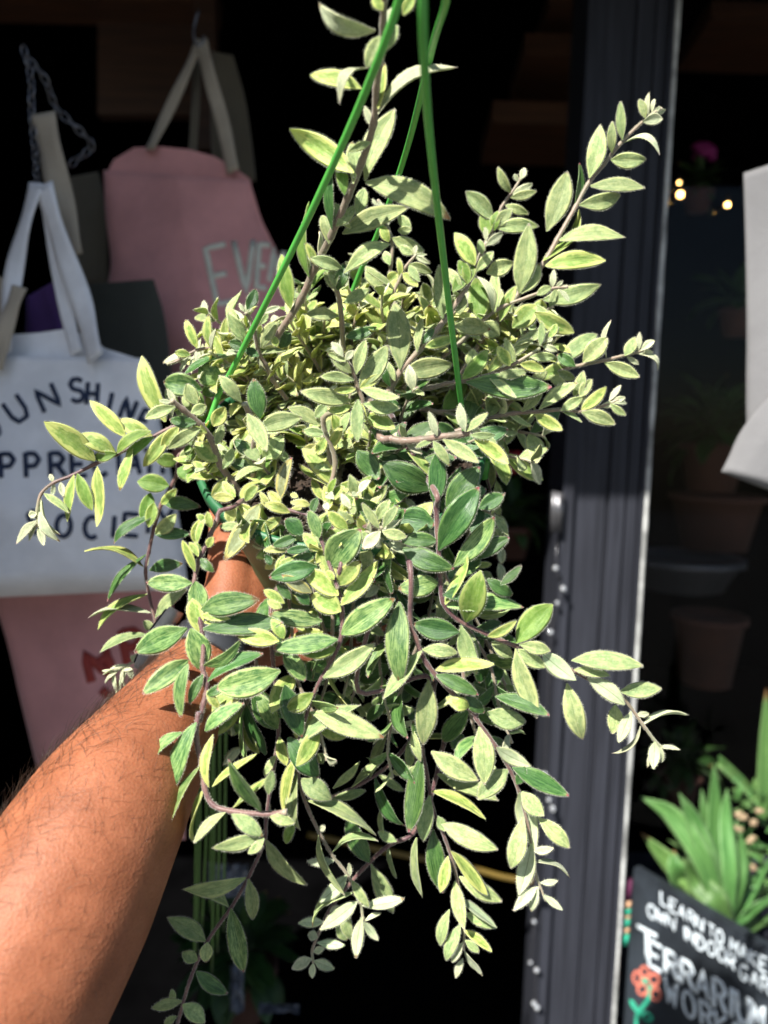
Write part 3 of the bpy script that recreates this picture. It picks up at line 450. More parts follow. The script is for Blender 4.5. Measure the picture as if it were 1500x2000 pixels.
def place_leaf(mb, bx, by, tx, ty, wp, tone, arch, dbase, hairs=True, dtip=None):
    L2 = math.hypot(tx - bx, ty - by); wp = wp * (rng.uniform(.86, .96) if tone in 'sup' else rng.uniform(.94, 1.03))
    dt = dbase - abs(rng.gauss(0, .10)) * L2 / FPX * dbase * .8 + rng.gauss(0, .12) * L2 / FPX * dbase if dtip is None else dtip
    B = P(bx, by, dbase); T = P(tx, ty, dt)
    w = wp / FPX * (dbase + dt) / 2; L = (T - B).length
    wn = max(w * 1.0, L * .30)
    x = (T - B).normalized(); tc = (CAMP - (B + T) / 2).normalized(); n0 = (tc - x * tc.dot(x)).normalized()
    th = math.acos(min(1, w / wn)); 
    a1 = Matrix.Rotation(th, 3, x) @ n0; a2 = Matrix.Rotation(-th, 3, x) @ n0
    n = a1 if (a1.dot(SUNW) > a2.dot(SUNW)) == (rng.random() < .9) else a2
    if arch is None: arch = rng.uniform(.02, .12)
    if tone in 'u': arch = -abs(arch)
    leaf(mb, B, T, wn, n, tone, arch=arch, fold=rng.uniform(.05, .3), th=.00055, hairs=hairs, nu=10)
    return B, T

def hair_on_tube(mb, pts, rad, n_per_m=6500, hl=.0011):
    hv = []; hf = []
    for i in range(len(pts) - 1):
        a, b = pts[i], pts[i + 1]; t = (b - a); L = t.length
        if L < 1e-6: continue
        t.normalize(); o1 = t.orthogonal().normalized(); o2 = t.cross(o1)
        for q in range(int(L * n_per_m) + 1):
            f = rng.random(); an = rng.uniform(0, 6.283); d = o1 * math.cos(an) + o2 * math.sin(an)
            p = a.lerp(b, f) + d * (rad[i] * .97); s = t * .00007; h = rng.uniform(.5, 1) * hl; o = len(hv)
            hv += [p - s, p + s, p + (d + t * rng.uniform(-.3, .3)) * h]; hf.append((o, o + 1, o + 2))
    mb.add(hv, hf, FUZZ)

def make_vine(stem_pts, rads, youth, leaves_fn, tint=0.):
    sm = MB(); pts = catmull(stem_pts, 6); n = len(pts)
    rad = [rads[0] + (rads[1] - rads[0]) * (i / (n - 1)) ** 1.2 for i in range(n)]
    nodes = [rad[i] * (1 + .22 * (i % 6 == 0)) for i in range(n)]
    rr = [max(0., min(1., (i / (n - 1) - youth) / (1 - youth + 1e-6))) ** 1.5 for i in range(n)]; rr = [max(q, tint) for q in rr]
    tube(sm, pts, nodes, STEM, 8, rr); hair_on_tube(sm, pts, rad)
    st = sm.build('vine'); under(st, plant)
    lm = MB(); leaves_fn(lm); lf = lm.build('leaves'); lf.parent = st
    return st

for (dr, dt), runs, (ra, rb), lvs in VINES:
    px = [px_of(g, x, y) for g, ps in runs for x, y in ps]
    dd = [0]
    for a, b in zip(px, px[1:]): dd.append(dd[-1] + math.hypot(b[0] - a[0], b[1] - a[1]))
    ds = [dr + (dt - dr) * s / dd[-1] for s in dd]
    sp = [P(x, y, d) for (x, y), d in zip(px, ds)]
    if px[0][1] > 850 and dr < .5: sp = [P(px[0][0] + (680 - px[0][0]) * .3, px[0][1] - 70, .50)] + sp
    # densified for nearest lookups
    dense = []
    for (a, b, c, d) in zip(px, px[1:], ds, ds[1:]):
        for k in range(8): f = k / 8; dense.append((a[0] + (b[0] - a[0]) * f, a[1] + (b[1] - a[1]) * f, c + (d - c) * f))
    dense.append((*px[-1], ds[-1]))
    def fn(mb, lvs=lvs, dense=dense):
        for g, L in lvs:
            for q in L:
                bx, by = px_of(g, q[0], q[1]); tx, ty = px_of(g, q[2], q[3]); wp = q[4] * REG[g][2]
                nr = min(dense, key=lambda e: (e[0] - bx) ** 2 + (e[1] - by) ** 2)
                near = math.hypot(nr[0] - bx, nr[1] - by)
                if near < 14:                       # starts on the stem: root it there
                    k = .5; bx += (nr[0] - bx) * k; by += (nr[1] - by) * k
                    db = nr[2] - .0032 * (1 if wp > 15 else 0)
                else: db = nr[2] - rng.uniform(-.004, .006)
                place_leaf(mb, bx, by, tx, ty, wp, q[5], q[6] if len(q) > 6 else None, db)
    make_vine(sp, (ra * .00088, rb * .00088), .6 if rb < 1.2 else .98, fn, rng.uniform(.25, .55) if px[-1][1] < 1000 else 0.)

# shoots of the dense mound, grown from the soil
def in_soil_gap(px, py): return 555 < px < 632 and 890 < py < 1040
def project(p):
    v = p - CAMP; d = v.dot(FWD); return 750 + v.dot(RIGHT) / d * FPX, 1000 - v.dot(UP) / d * FPX, d
def shoot(base, direction, length, nn, llen, tones, lw=.42, gravity=0., rad=.0011, avoid=True):
    pts = [base]; d = direction.normalized()
    for i in range(5):
        d = (d + Vector((rng.gauss(0, .12), rng.gauss(0, .12), rng.gauss(0, .1) - gravity))).normalized()
        pts.append(pts[-1] + d * length / 5)
    cp = catmull(pts, 4)
    qx, qy, qd = project(cp[-1])
    if avoid and any(in_soil_gap(*project(p)[:2]) for p in cp[8:]): return
    def fn(mb):
        for k in range(nn):
            f = (k + 1) / nn; i = min(len(cp) - 2, int(f * (len(cp) - 1))); p = cp[i]; t = (cp[i + 1] - cp[max(i - 1, 0)]).normalized()
            o = t.orthogonal().normalized(); o = Matrix.Rotation(k * 1.57 + rng.uniform(-.5, .5), 3, t) @ o
            for sgn in (1, -1):
                dirv = (o * sgn + t * rng.uniform(.25, .9) + PA * .12).normalized(); L = llen * rng.uniform(.7, 1.2) * (1 - .45 * max(0, f - .6) / .4)
                T = p + dirv * L
                ex, ey, ed = project(T)
                if in_soil_gap(ex, ey): continue
                n = (t + dirv * -.3 + SUNW * 1.0 + Vector((rng.gauss(0, .2), rng.gauss(0, .2), rng.gauss(0, .2))))
                tn = rng.choice(tones) if f < .9 else rng.choice('ps')
                leaf(mb, p, T, L * lw * rng.uniform(.85, 1.1), n, tn, arch=rng.uniform(.02, .14), fold=rng.uniform(.05, .3), hairs=True, nu=8)
    return make_vine(pts, (rad, rad * .7), .2, fn, .4)

rng = random.Random(21)
cnt = 0
for k in range(135):
    a = rng.uniform(0, 2 * math.pi); r = .082 * math.sqrt(rng.random())
    out = PX * math.cos(a) + PB * math.sin(a)          # PB points down the picture side? handled below
    base = PC - PA * .012 + out * r
    x, y, d = project(base)
    if y > 960 and x < 560: continue
    rightdark = x > 760 and y > 850
    if rightdark: continue
    s = shoot(base, PA * rng.uniform(.65, 1.0) + out * (r / .082) * rng.uniform(.3, .9), rng.uniform(.016, .046) if y > 820 else rng.uniform(.03, .06), rng.randint(4, 6), rng.uniform(.017, .026), 'yyyccsl' if y > 760 else 'yysscl', .45)
    cnt += 1 if s else 0
# shoots spilling over the front rim
for k in range(13):
    x0 = 515 + k * 20 + rng.uniform(-8, 8); dx = (x0 - 665) / 280; y0 = 870 + 200 * math.sqrt(max(0, 1 - dx * dx)) - 35
    d0 = .512 - .064 * math.sqrt(max(0, 1 - dx * dx)) 
    if x0 < 520: continue
    shoot(P(x0, y0, d0), dirn(dx * .6 + rng.uniform(-.4, .4), rng.uniform(-.9, .1), -.15), rng.uniform(.02, .04), 5, rng.uniform(.017, .024) if x0 < 760 else .03, 'yyycggv' if x0 < 760 else 'gggvs', .45, gravity=.1)
# longer shoots that rise out of the back of the mound
for k in range(9):
    x0 = 560 + k * 42 + rng.uniform(-14, 14); base = P(x0, 760, .53)
    shoot(base, dirn((x0 - 690) / 330, 1.0, rng.uniform(-.5, .1)), rng.uniform(.05, .075), 6, rng.uniform(.020, .027), 'sssyyl', .40)
# shaded curtain hanging in front of the pot
rng = random.Random(5)
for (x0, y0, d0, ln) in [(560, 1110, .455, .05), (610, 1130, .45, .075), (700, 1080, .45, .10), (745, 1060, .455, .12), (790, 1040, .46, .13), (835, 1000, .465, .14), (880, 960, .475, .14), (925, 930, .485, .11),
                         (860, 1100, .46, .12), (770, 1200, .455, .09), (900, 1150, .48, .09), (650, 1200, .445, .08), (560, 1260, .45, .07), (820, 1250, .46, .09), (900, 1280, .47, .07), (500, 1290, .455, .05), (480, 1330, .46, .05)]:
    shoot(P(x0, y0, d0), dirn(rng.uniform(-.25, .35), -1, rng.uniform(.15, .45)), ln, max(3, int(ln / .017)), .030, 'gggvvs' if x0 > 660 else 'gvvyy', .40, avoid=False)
# denser crown
for k in range(44):
    x0 = rng.uniform(450, 980); y0 = rng.uniform(640, 780) + max(0, 720 - x0) * .35 + max(0, x0 - 720) * .1; dx = (x0 - 680) / 300
    shoot(P(x0, y0, .515), dirn(dx + rng.uniform(-.3, .3), .55, -.6), rng.uniform(.03, .06), 5, rng.uniform(.02, .026), 'syyycc', .40)
# shaded glossy leaves right of the middle, inside the rim
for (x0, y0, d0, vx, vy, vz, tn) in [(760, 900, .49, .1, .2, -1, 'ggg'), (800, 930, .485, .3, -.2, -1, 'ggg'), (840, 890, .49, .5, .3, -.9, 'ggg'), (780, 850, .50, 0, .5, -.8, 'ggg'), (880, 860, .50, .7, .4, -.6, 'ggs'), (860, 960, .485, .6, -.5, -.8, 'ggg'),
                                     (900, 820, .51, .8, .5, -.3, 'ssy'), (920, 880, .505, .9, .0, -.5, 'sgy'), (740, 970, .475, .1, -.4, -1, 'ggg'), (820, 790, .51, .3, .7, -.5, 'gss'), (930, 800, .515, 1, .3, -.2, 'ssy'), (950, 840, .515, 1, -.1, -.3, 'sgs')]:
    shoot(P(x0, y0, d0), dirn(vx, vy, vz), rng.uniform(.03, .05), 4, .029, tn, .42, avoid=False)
# upper right fringe
for (x0, y0, d0, vx, vy, ln) in [(800, 760, .51, .9, .25, .07), (820, 800, .50, 1, .05, .075), (850, 700, .52, .9, .5, .06), (780, 700, .53, .6, .8, .06), (700, 640, .54, .2, 1, .05), (620, 650, .53, -.3, 1, .05), (520, 700, .51, -.8, .6, .05), (880, 720, .53, .9, .25, .06)]:
    shoot(P(x0, y0, d0), dirn(vx, vy, 0), ln, 5, .024, 'sssgyl', .40)

# ---- pot, soil, hanger wires
POTG = plain('dark green pot plastic', (.022, .12, .045), .5, .12, 30)
WIREG = plain('green plastic wire', (.085, .36, .065), .22, .08, 60)
mb = MB()
prof = [(.060, -.115), (.064, -.117), (.067, -.110), (.074, -.070), (.083, -.030), (.087, -.012), (.087, -.010), (.0935, -.008), (.0945, .001), (.0925, .004), (.090, .003), (.0885, -.008), (.083, -.03), (.072, -.08), (.066, -.108), (.0, -.108)]
SEG = 48; vs = []; fs = []
for (r, h) in prof:
    for k in range(SEG):
        a = 2 * math.pi * k / SEG; vs.append(PC + PA * h + (PX * math.cos(a) + PB * math.sin(a)) * r)
for i in range(len(prof) - 1):
    for k in range(SEG):
        k2 = (k + 1) % SEG; fs.append((i * SEG + k, i * SEG + k2, (i + 1) * SEG + k2, (i + 1) * SEG + k))
fs.append(tuple(range(SEG))[::-1]); mb.add(vs, fs, POTG)
under(mb.build('pot'), plant)
SOIL = plain('peat', (.030, .018, .011), .95, .7, 300, bump=.9, bscale=500)
mb = MB(); vs = [PC - PA * .010]; fs = []
NR = 22
for i in range(1, NR + 1):
    for k in range(SEG):
        a = 2 * math.pi * k / SEG; r = .0868 * i / NR
        vs.append(PC - PA * (.011 + rng.uniform(-.002, .002)) + (PX * math.cos(a) + PB * math.sin(a)) * r)
fs += [(0, 1 + k, 1 + (k + 1) % SEG) for k in range(SEG)]
for i in range(NR - 1):
    for k in range(SEG):
        k2 = (k + 1) % SEG; a = 1 + i * SEG; b = a + SEG; fs.append((a + k, b + k, b + k2, a + k2))
mb.add(vs, fs, SOIL)
for i in range(900):
    a = rng.uniform(0, 6.28); r = .084 * math.sqrt(rng.random()); c = PC - PA * .009 + (PX * math.cos(a) + PB * math.sin(a)) * r
    s_ = rng.uniform(.0005, .0016); sphere(mb, c, s_, SOIL, 5, 3, (rng.uniform(.5, 1.6), rng.uniform(.5, 1.6), .7))
under(mb.build('soil', smooth=False), plant)
APEX = P(838, -330, .255)
for pts, in [([P(392, 850, .505), P(408, 822, .49), P(428, 770, .485), P(475, 680, .46), P(640, 345, .375), P(780, 0, .30), APEX],),
             ([P(948, 900, .50), P(915, 880, .492), P(902, 800, .478), P(868, 520, .40), P(838, 250, .325), P(826, 0, .27), APEX],),
             ([P(640, 700, .56), P(700, 540, .525), P(742, 445, .49), P(795, 290, .44), P(845, 90, .36), P(875, -40, .31), APEX],)]:
    mb = MB(); tube(mb, catmull(pts, 8), .0018, WIREG, 12)
    q = pts[0]; tube(mb, [q + (pts[1] - q).normalized() * .004, q, q - PA * .014], .0034, WIREG, 10)
    under(mb.build('hanger_wire'), plant)
mb = MB(); hk = [APEX + UP * (-.004), APEX + UP * .02] + [APEX + UP * (.038 - .018 * math.cos(t)) + RIGHT * (.018 * math.sin(t)) for t in [0.3 * i for i in range(1, 15)]]
tube(mb, hk, .0024, WIREG, 10); under(mb.build('hook'), plant)

# ------------------------------------------------------------------ the arm
k = N('brown skin'); tc = k.n('ShaderNodeTexCoord').outputs['Object']
n1 = k.noise(tc, 35, 5, .6); n2 = k.n('ShaderNodeTexVoronoi'); k.l(tc, n2.inputs['Vector']); n2.inputs['Scale'].default_value = 650
n3 = k.noise(tc, 700, 3)
base = k.mix(k.ss(n1, .3, .7), (.235, .080, .036, 1), (.335, .122, .060, 1))
base = k.mix(k.math('MULTIPLY', k.ss(n3, .45, .75), .4), base, (.13, .04, .02, 1))
k.l(base, k.b.inputs['Base Color']); k.b.inputs['Roughness'].default_value = .55; k.b.inputs['Specular IOR Level'].default_value = .26
k.b.inputs['Subsurface Weight'].default_value = .25; k.b.inputs['Subsurface Radius'].default_value = (.012, .004, .002); k.b.inputs['Subsurface Scale'].default_value = 1.0
mp = k.n('ShaderNodeMapping'); k.l(tc, mp.inputs[0]); mp.inputs['Rotation'].default_value = (0, .9, .3); mp.inputs['Scale'].default_value = (1, 1, 4)
wr = k.noise(mp.outputs[0], 220, 5, .7)
k.bump(k.math('ADD', k.math('MULTIPLY', n2.outputs['Distance'], .55), k.math('MULTIPLY', wr, .35)), .4, .0008)
SKIN = k.m
person = empty('person', 'bare brown hairy forearm reaching in from the lower left, hand under the pot', 'person')
ARM = [(-370, 2600, .30, .053), (-205, 2290, .325, .052), (-10, 1975, .355, .0500), (115, 1755, .38, .0480), (215, 1575, .41, .0425), (300, 1445, .445, .0350), (368, 1345, .485, .0285), (420, 1268, .520, .0265), (470, 1215, .548, .0290), (520, 1215, .562, .024)]
ap = catmull([P(x, y, d) for x, y, d, r in ARM], 6); ar = list(np.interp(np.linspace(0, 9, len(ap)), range(10), [q[3] for q in ARM]))
mb = MB(); tube(mb, ap, ar, SKIN, 28)
# palm, thumb and four fingers, curled under the pot
def limb(pts, seg=14): 
    v = catmull([P(x, y, d) for x, y, d, r in pts], 5); rr = list(np.interp(np.linspace(0, len(pts) - 1, len(v)), range(len(pts)), [q[3] for q in pts])); tube(mb, v, rr, SKIN, seg); sphere(mb, v[-1], rr[-1], SKIN, 12, 8)
limb([(440, 1235, .535, .024), (500, 1190, .553, .022), (560, 1190, .566, .018)])
limb([(460, 1260, .540, .023), (530, 1250, .558, .020), (590, 1245, .568, .016)])
limb([(430, 1220, .53, .022), (450, 1150, .540, .0185), (446, 1085, .552, .0150), (440, 1030, .568, .0125), (436, 985, .580, .0105)])     # thumb up the side of the pot
limb([(445, 1215, .54, .026), (478, 1160, .552, .024), (515, 1185, .564, .020), (545, 1230, .568, .018)])
limb([(560, 1180, .566, .0115), (630, 1145, .584, .0102), (700, 1130, .592, .0092), (750, 1120, .590, .0082)])
limb([(565, 1205, .566, .0115), (650, 1195, .582, .0102), (730, 1175, .588, .0095), (790, 1160, .586, .0083)])
limb([(570, 1235, .562, .0112), (650, 1240, .574, .0100), (720, 1225, .578, .0092), (775, 1208, .576, .0080)])
limb([(560, 1265, .556, .0102), (625, 1280, .564, .0090), (685, 1270, .568, .0082), (728, 1255, .568, .0070)])
arm = mb.build('body')
rm = arm.modifiers.new('r', 'REMESH'); rm.mode = 'VOXEL'; rm.voxel_size = .0016; rm.use_smooth_shade = True
smo = arm.modifiers.new('s', 'SMOOTH'); smo.iterations = 22; smo.factor = .6
person.location = ap[0]; bpy.context.view_layer.update(); under(arm, person)
HAIRM = plain('black arm hair', (.03, .018, .012), .35, .2, 50)
HAIRL = plain('sunlit arm hair', (.10, .07, .05), .3, .2, 50)  # lighter colour stands in for sun on a random few hairs
mb = MB(); rh = random.Random(3)
nA = 6 * 7 + 4
for i in range(4200):
    f = rh.uniform(8, nA); i0 = int(f); i0 = min(i0, len(ap) - 2); g = f - i0
    c = ap[i0].lerp(ap[i0 + 1], g); t = (ap[i0 + 1] - ap[i0]).normalized(); r = ar[i0] + (ar[i0 + 1] - ar[i0]) * g
    up_ = (dirn(-.75, .66, 0) - t * dirn(-.75, .66, 0).dot(t)).normalized(); sd_ = t.cross(up_)     # the hairier upper side
    an = rh.gauss(0, .75) if rh.random() < .8 else rh.uniform(-2.2, 2.2)
    n = up_ * math.cos(an) + sd_ * math.sin(an); p = c + n * r * .97
    L = rh.uniform(.010, .023) * (1 if abs(an) < 1.1 else .6) * (.55 if i0 > 40 else 1)
    side = n.cross(t) * rh.choice((-1, 1)); d = (n * rh.uniform(.2, .6) + t * rh.uniform(.5, 1.0) + side * rh.uniform(.1, .9)).normalized()
    bend = (-n * rh.uniform(.15, .5) + side * rh.uniform(-.5, .9) - UP * .35 + t * rh.uniform(-.2, .5)) ; pts = [p]
    for q in range(6):
        d = (d + bend * .22).normalized(); pts.append(pts[-1] + d * L / 6)
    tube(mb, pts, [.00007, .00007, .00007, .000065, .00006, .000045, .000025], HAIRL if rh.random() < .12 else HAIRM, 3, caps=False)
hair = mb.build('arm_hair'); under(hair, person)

# wristwatch
STRAP = plain('dark grey rubber strap', (.035, .038, .045), .38, .1, 40); WGL = plain('black watch glass', (.006, .006, .008), .08, .1, 40); WST = plain('grey watch case', (.20, .21, .23), .3, .1, 40, metal=.8)
watch = empty('wristwatch', 'black wristwatch on a dark grey strap round the wrist, half hidden by leaves', 'wristwatch')
wc = P(402, 1297, .508); wt = (P(432, 1252, .528) - P(372, 1350, .485)).normalized()
watch.location = wc; bpy.context.view_layer.update()
e1 = (dirn(-.85, .5, 0) - wt * dirn(-.85, .5, 0).dot(wt)).normalized(); e2 = wt.cross(e1)
mb = MB(); vs = []; fs = []; NS = 56; cs = [(-.0100, 0), (-.0095, .0022), (.0095, .0022), (.0100, 0), (.009, -.001), (-.009, -.001)]
for i in range(NS):
    a = 2 * math.pi * i / NS
    for (h, o) in cs: vs.append(wc + (e1 * math.cos(a) + e2 * math.sin(a)) * (.0288 + o) + wt * h)
for i in range(NS):
    for j in range(6):
        i2 = (i + 1) % NS; j2 = (j + 1) % 6; fs.append((i * 6 + j, i2 * 6 + j, i2 * 6 + j2, i * 6 + j2))
mb.add(vs, fs, STRAP); under(mb.build('strap'), watch)
def rbox(mb, c, X, Y, Z, sx, sy, sz, rr, mat):
    poly = []
    for (qx, qy, a0) in ((1, 1, 0), (-1, 1, 90), (-1, -1, 180), (1, -1, 270)):
        for s_ in range(6):
            a = R(a0 + s_ * 18); poly.append(c + X * (qx * (sx / 2 - rr) + rr * math.cos(a)) + Y * (qy * (sy / 2 - rr) + rr * math.sin(a)))
    prism(mb, [p - Z * sz / 2 for p in poly], Z * sz, mat)
mb = MB(); rbox(mb, wc + e1 * .0345, wt, e2, e1, .040, .034, .010, .009, WST); under(mb.build('case'), watch)
mb = MB(); rbox(mb, wc + e1 * .0402, wt, e2, e1, .036, .030, .0018, .008, WGL); under(mb.build('screen'), watch)

# ------------------------------------------------------------------ setting: pavement, shop front, interior
BLK = plain('black paint', (.010, .0105, .012), .5, .3, 6)
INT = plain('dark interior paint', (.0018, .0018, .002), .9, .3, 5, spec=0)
PAVE = plain('dark paving', (.09, .088, .085), .85, .2, 8, bump=.4)
WOOD = plain('brown timber', (.030, .012, .006), .6, .35, 6, stretch=(1, 14, 14), bump=.3)
PAINT = plain('weathered dark grey paint', (.027, .029, .038), .5, .3, 7, stretch=(14, 14, .5), bump=.12, bscale=60, spec=.18)
EDGE = plain('chipped pale edge strip', (.42, .43, .42), .45, .5, 30, stretch=(1, 1, .7), bump=.8, bscale=90)
def xyat(px, py, y):      # world point on the plane Y = y
    v = RIGHT * ((px - 750) / FPX) + UP * ((1000 - py) / FPX) + FWD; return CAMP + v * (y / v.y)
g = MB(); g.add([(-12, -12, 0), (12, -12, 0), (12, 1.3, 0), (-12, 1.3, 0), (-12, -12, -.1), (12, -12, -.1), (12, 1.3, -.1), (-12, 1.3, -.1)], [(0, 1, 2, 3), (7, 6, 5, 4), (0, 4, 5, 1), (1, 5, 6, 2), (2, 6, 7, 3), (3, 7, 4, 0)], PAVE)
tag(g.build('pavement', smooth=False), kind='structure')
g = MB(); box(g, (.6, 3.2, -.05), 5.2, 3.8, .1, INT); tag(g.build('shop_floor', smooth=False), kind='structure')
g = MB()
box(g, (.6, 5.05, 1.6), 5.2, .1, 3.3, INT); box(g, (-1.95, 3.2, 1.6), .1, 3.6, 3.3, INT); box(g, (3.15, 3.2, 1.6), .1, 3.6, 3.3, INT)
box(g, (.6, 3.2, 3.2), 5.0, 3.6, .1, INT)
shop = empty('shop_front', 'black painted shop front with dark doorway and window behind the plant', 'shop front'); shop.location = (.6, 1.5, 0); bpy.context.view_layer.update()
under(g.build('interior_wall', smooth=False), shop)
g = MB(); box(g, (.6, 1.50, 3.3), 5.4, .35, 1.2, BLK); under(g.build('fascia', smooth=False), shop)
g = MB()                                  # awning over the pavement: its front edge throws the shade line on the post
AZ, AY = 2.52, .665
g.add([(-2.2, AY, AZ), (3.2, AY, AZ), (3.2, 1.33, 3.05), (-2.2, 1.33, 3.05), (-2.2, AY, AZ - .03), (3.2, AY, AZ - .03), (3.2, 1.33, 3.02), (-2.2, 1.33, 3.02)], [(0, 1, 2, 3), (7, 6, 5, 4), (0, 4, 5, 1), (1, 5, 6, 2), (2, 6, 7, 3), (3, 7, 4, 0)], BLK)
under(g.build('awning', smooth=False), shop)
g = MB(); box(g, (-.80, .71, 1.65), .08, 1.22, 3.3, BLK); under(g.build('unseen_shade_panel', smooth=False), shop)  # unseen panel added out of view at the left to shade the tote bags
# moulded post
g = MB()
xl, xr = xyat(1095, 1000, 1.5).x, xyat(1266, 1000, 1.5).x
W = xr - xl
steps = [(0, .12, -.014), (.12, .50, 0), (.50, .55, .007), (.55, .72, -.002), (.72, .75, .005), (.75, .86, -.002), (.86, .89, .005), (.89, .965, -.006)]
for a, b, o in steps:
    x0, x1 = xl + W * a, xl + W * b; box(g, ((x0 + x1) / 2, 1.56 + o / 2, 1.35), (x1 - x0), .12 - o, 2.7, PAINT)
under(g.build('post', smooth=False), shop)
g = MB(); vs = []
tube(g, [Vector((xr - .006, 1.497, z)) for z in np.linspace(0, 2.7, 60)], [.0055 * rng.uniform(.75, 1.15) for _ in range(60)], EDGE, 8)
under(g.build('edge_strip'), shop)
HINGE = plain('grey steel', (.14, .14, .15), .35, .3, 40, metal=.7)
g = MB(); hp = xyat(1090, 1000, 1.48); box(g, hp, .016, .02, .075, HINGE); tube(g, [hp + Vector((-.010, -.006, -.04)), hp + Vector((-.010, -.006, .04))], .006, HINGE, 10)
under(g.build('hinge'), shop)
# window glass right of the post and sill
k = N('window glass'); gl = k.n('ShaderNodeBsdfGlossy'); gl.inputs['Roughness'].default_value = .03; gl.inputs['Color'].default_value = (.5, .5, .5, 1); tr = k.n('ShaderNodeBsdfTransparent'); ms = k.n('ShaderNodeMixShader'); ms.inputs[0].default_value = .01
k.l(tr.outputs[0], ms.inputs[1]); k.l(gl.outputs[0], ms.inputs[2]); k.l(ms.outputs[0], k.out.inputs[0])
g = MB(); box(g, ((xr + 3.1) / 2 + .02, 1.90, 1.6), 3.1 - xr - .03, .006, 2.2, k.m); under(g.build('window_pane', smooth=False), shop)
g = MB(); box(g, ((xr + 3.1) / 2 + .02, 1.90, .20), 3.1 - xr - .03, .10, .40, PAINT); under(g.build('stall_riser', smooth=False), shop)

# shelves in the dark shop
def shelf(x0, y0, x1, y1, d, th, lab):
    a, b = P(x0, y0, d), P(x1, y1, d); X = (b - a).normalized(); Z = (UP - X * UP.dot(X)).normalized(); Y = X.cross(Z)
    g = MB(); box(g, (a + b) / 2, (b - a).length, .25, th, WOODL, (X, Y, Z)); tag(g.build('wooden_shelf', smooth=False), lab, 'shelf', 'wooden shelves in the dark shop')
WOODL = plain('orange brown timber', (.05, .020, .008), .6, .35, 6, stretch=(1, 14, 14))
for i, (x0, y0, x1, y1, d, t, l) in enumerate([(1055, 50, 1155, 55, 2.2, .05, 'topmost wooden shelf board seen between tall shoot and dark post'),
                 (1010, 138, 1150, 142, 2.2, .06, 'second wooden shelf board from the top left of the dark post'),
                 (950, 262, 1145, 268, 2.2, .06, 'lowest wooden shelf board left of the dark post'),
                 (1352, 75, 1560, 80, 2.2, .05, 'wooden shelf board high behind the window at the right')]): shelf(x0, y0, x1, y1, d, t, l)
g = MB(); a, b = P(-60, -5, 1.9), P(425, 8, 1.9); box(g, (a + b) / 2, (b - a).length, .1, .06, WOODL, ((b - a).normalized(), FWD, (b - a).normalized().cross(FWD)))
tag(g.build('ceiling_beam', smooth=False), 'dark brown timber beam above the pink tote bag', 'beam')
g = MB(); a = P(310, 130, 1.95); box(g, a, .30, .03, .26, WOOD, (RIGHT, FWD, UP)); tag(g.build('wooden_board', smooth=False), 'dark brown wooden panel behind the upper bag straps', 'panel')
g = MB(); box(g, P(402, 100, 1.7), .05, .04, .45, WOOD, (RIGHT, FWD, UP)); tag(g.build('wooden_upright', smooth=False), 'narrow dark brown upright that carries the pink tote bag', 'post')

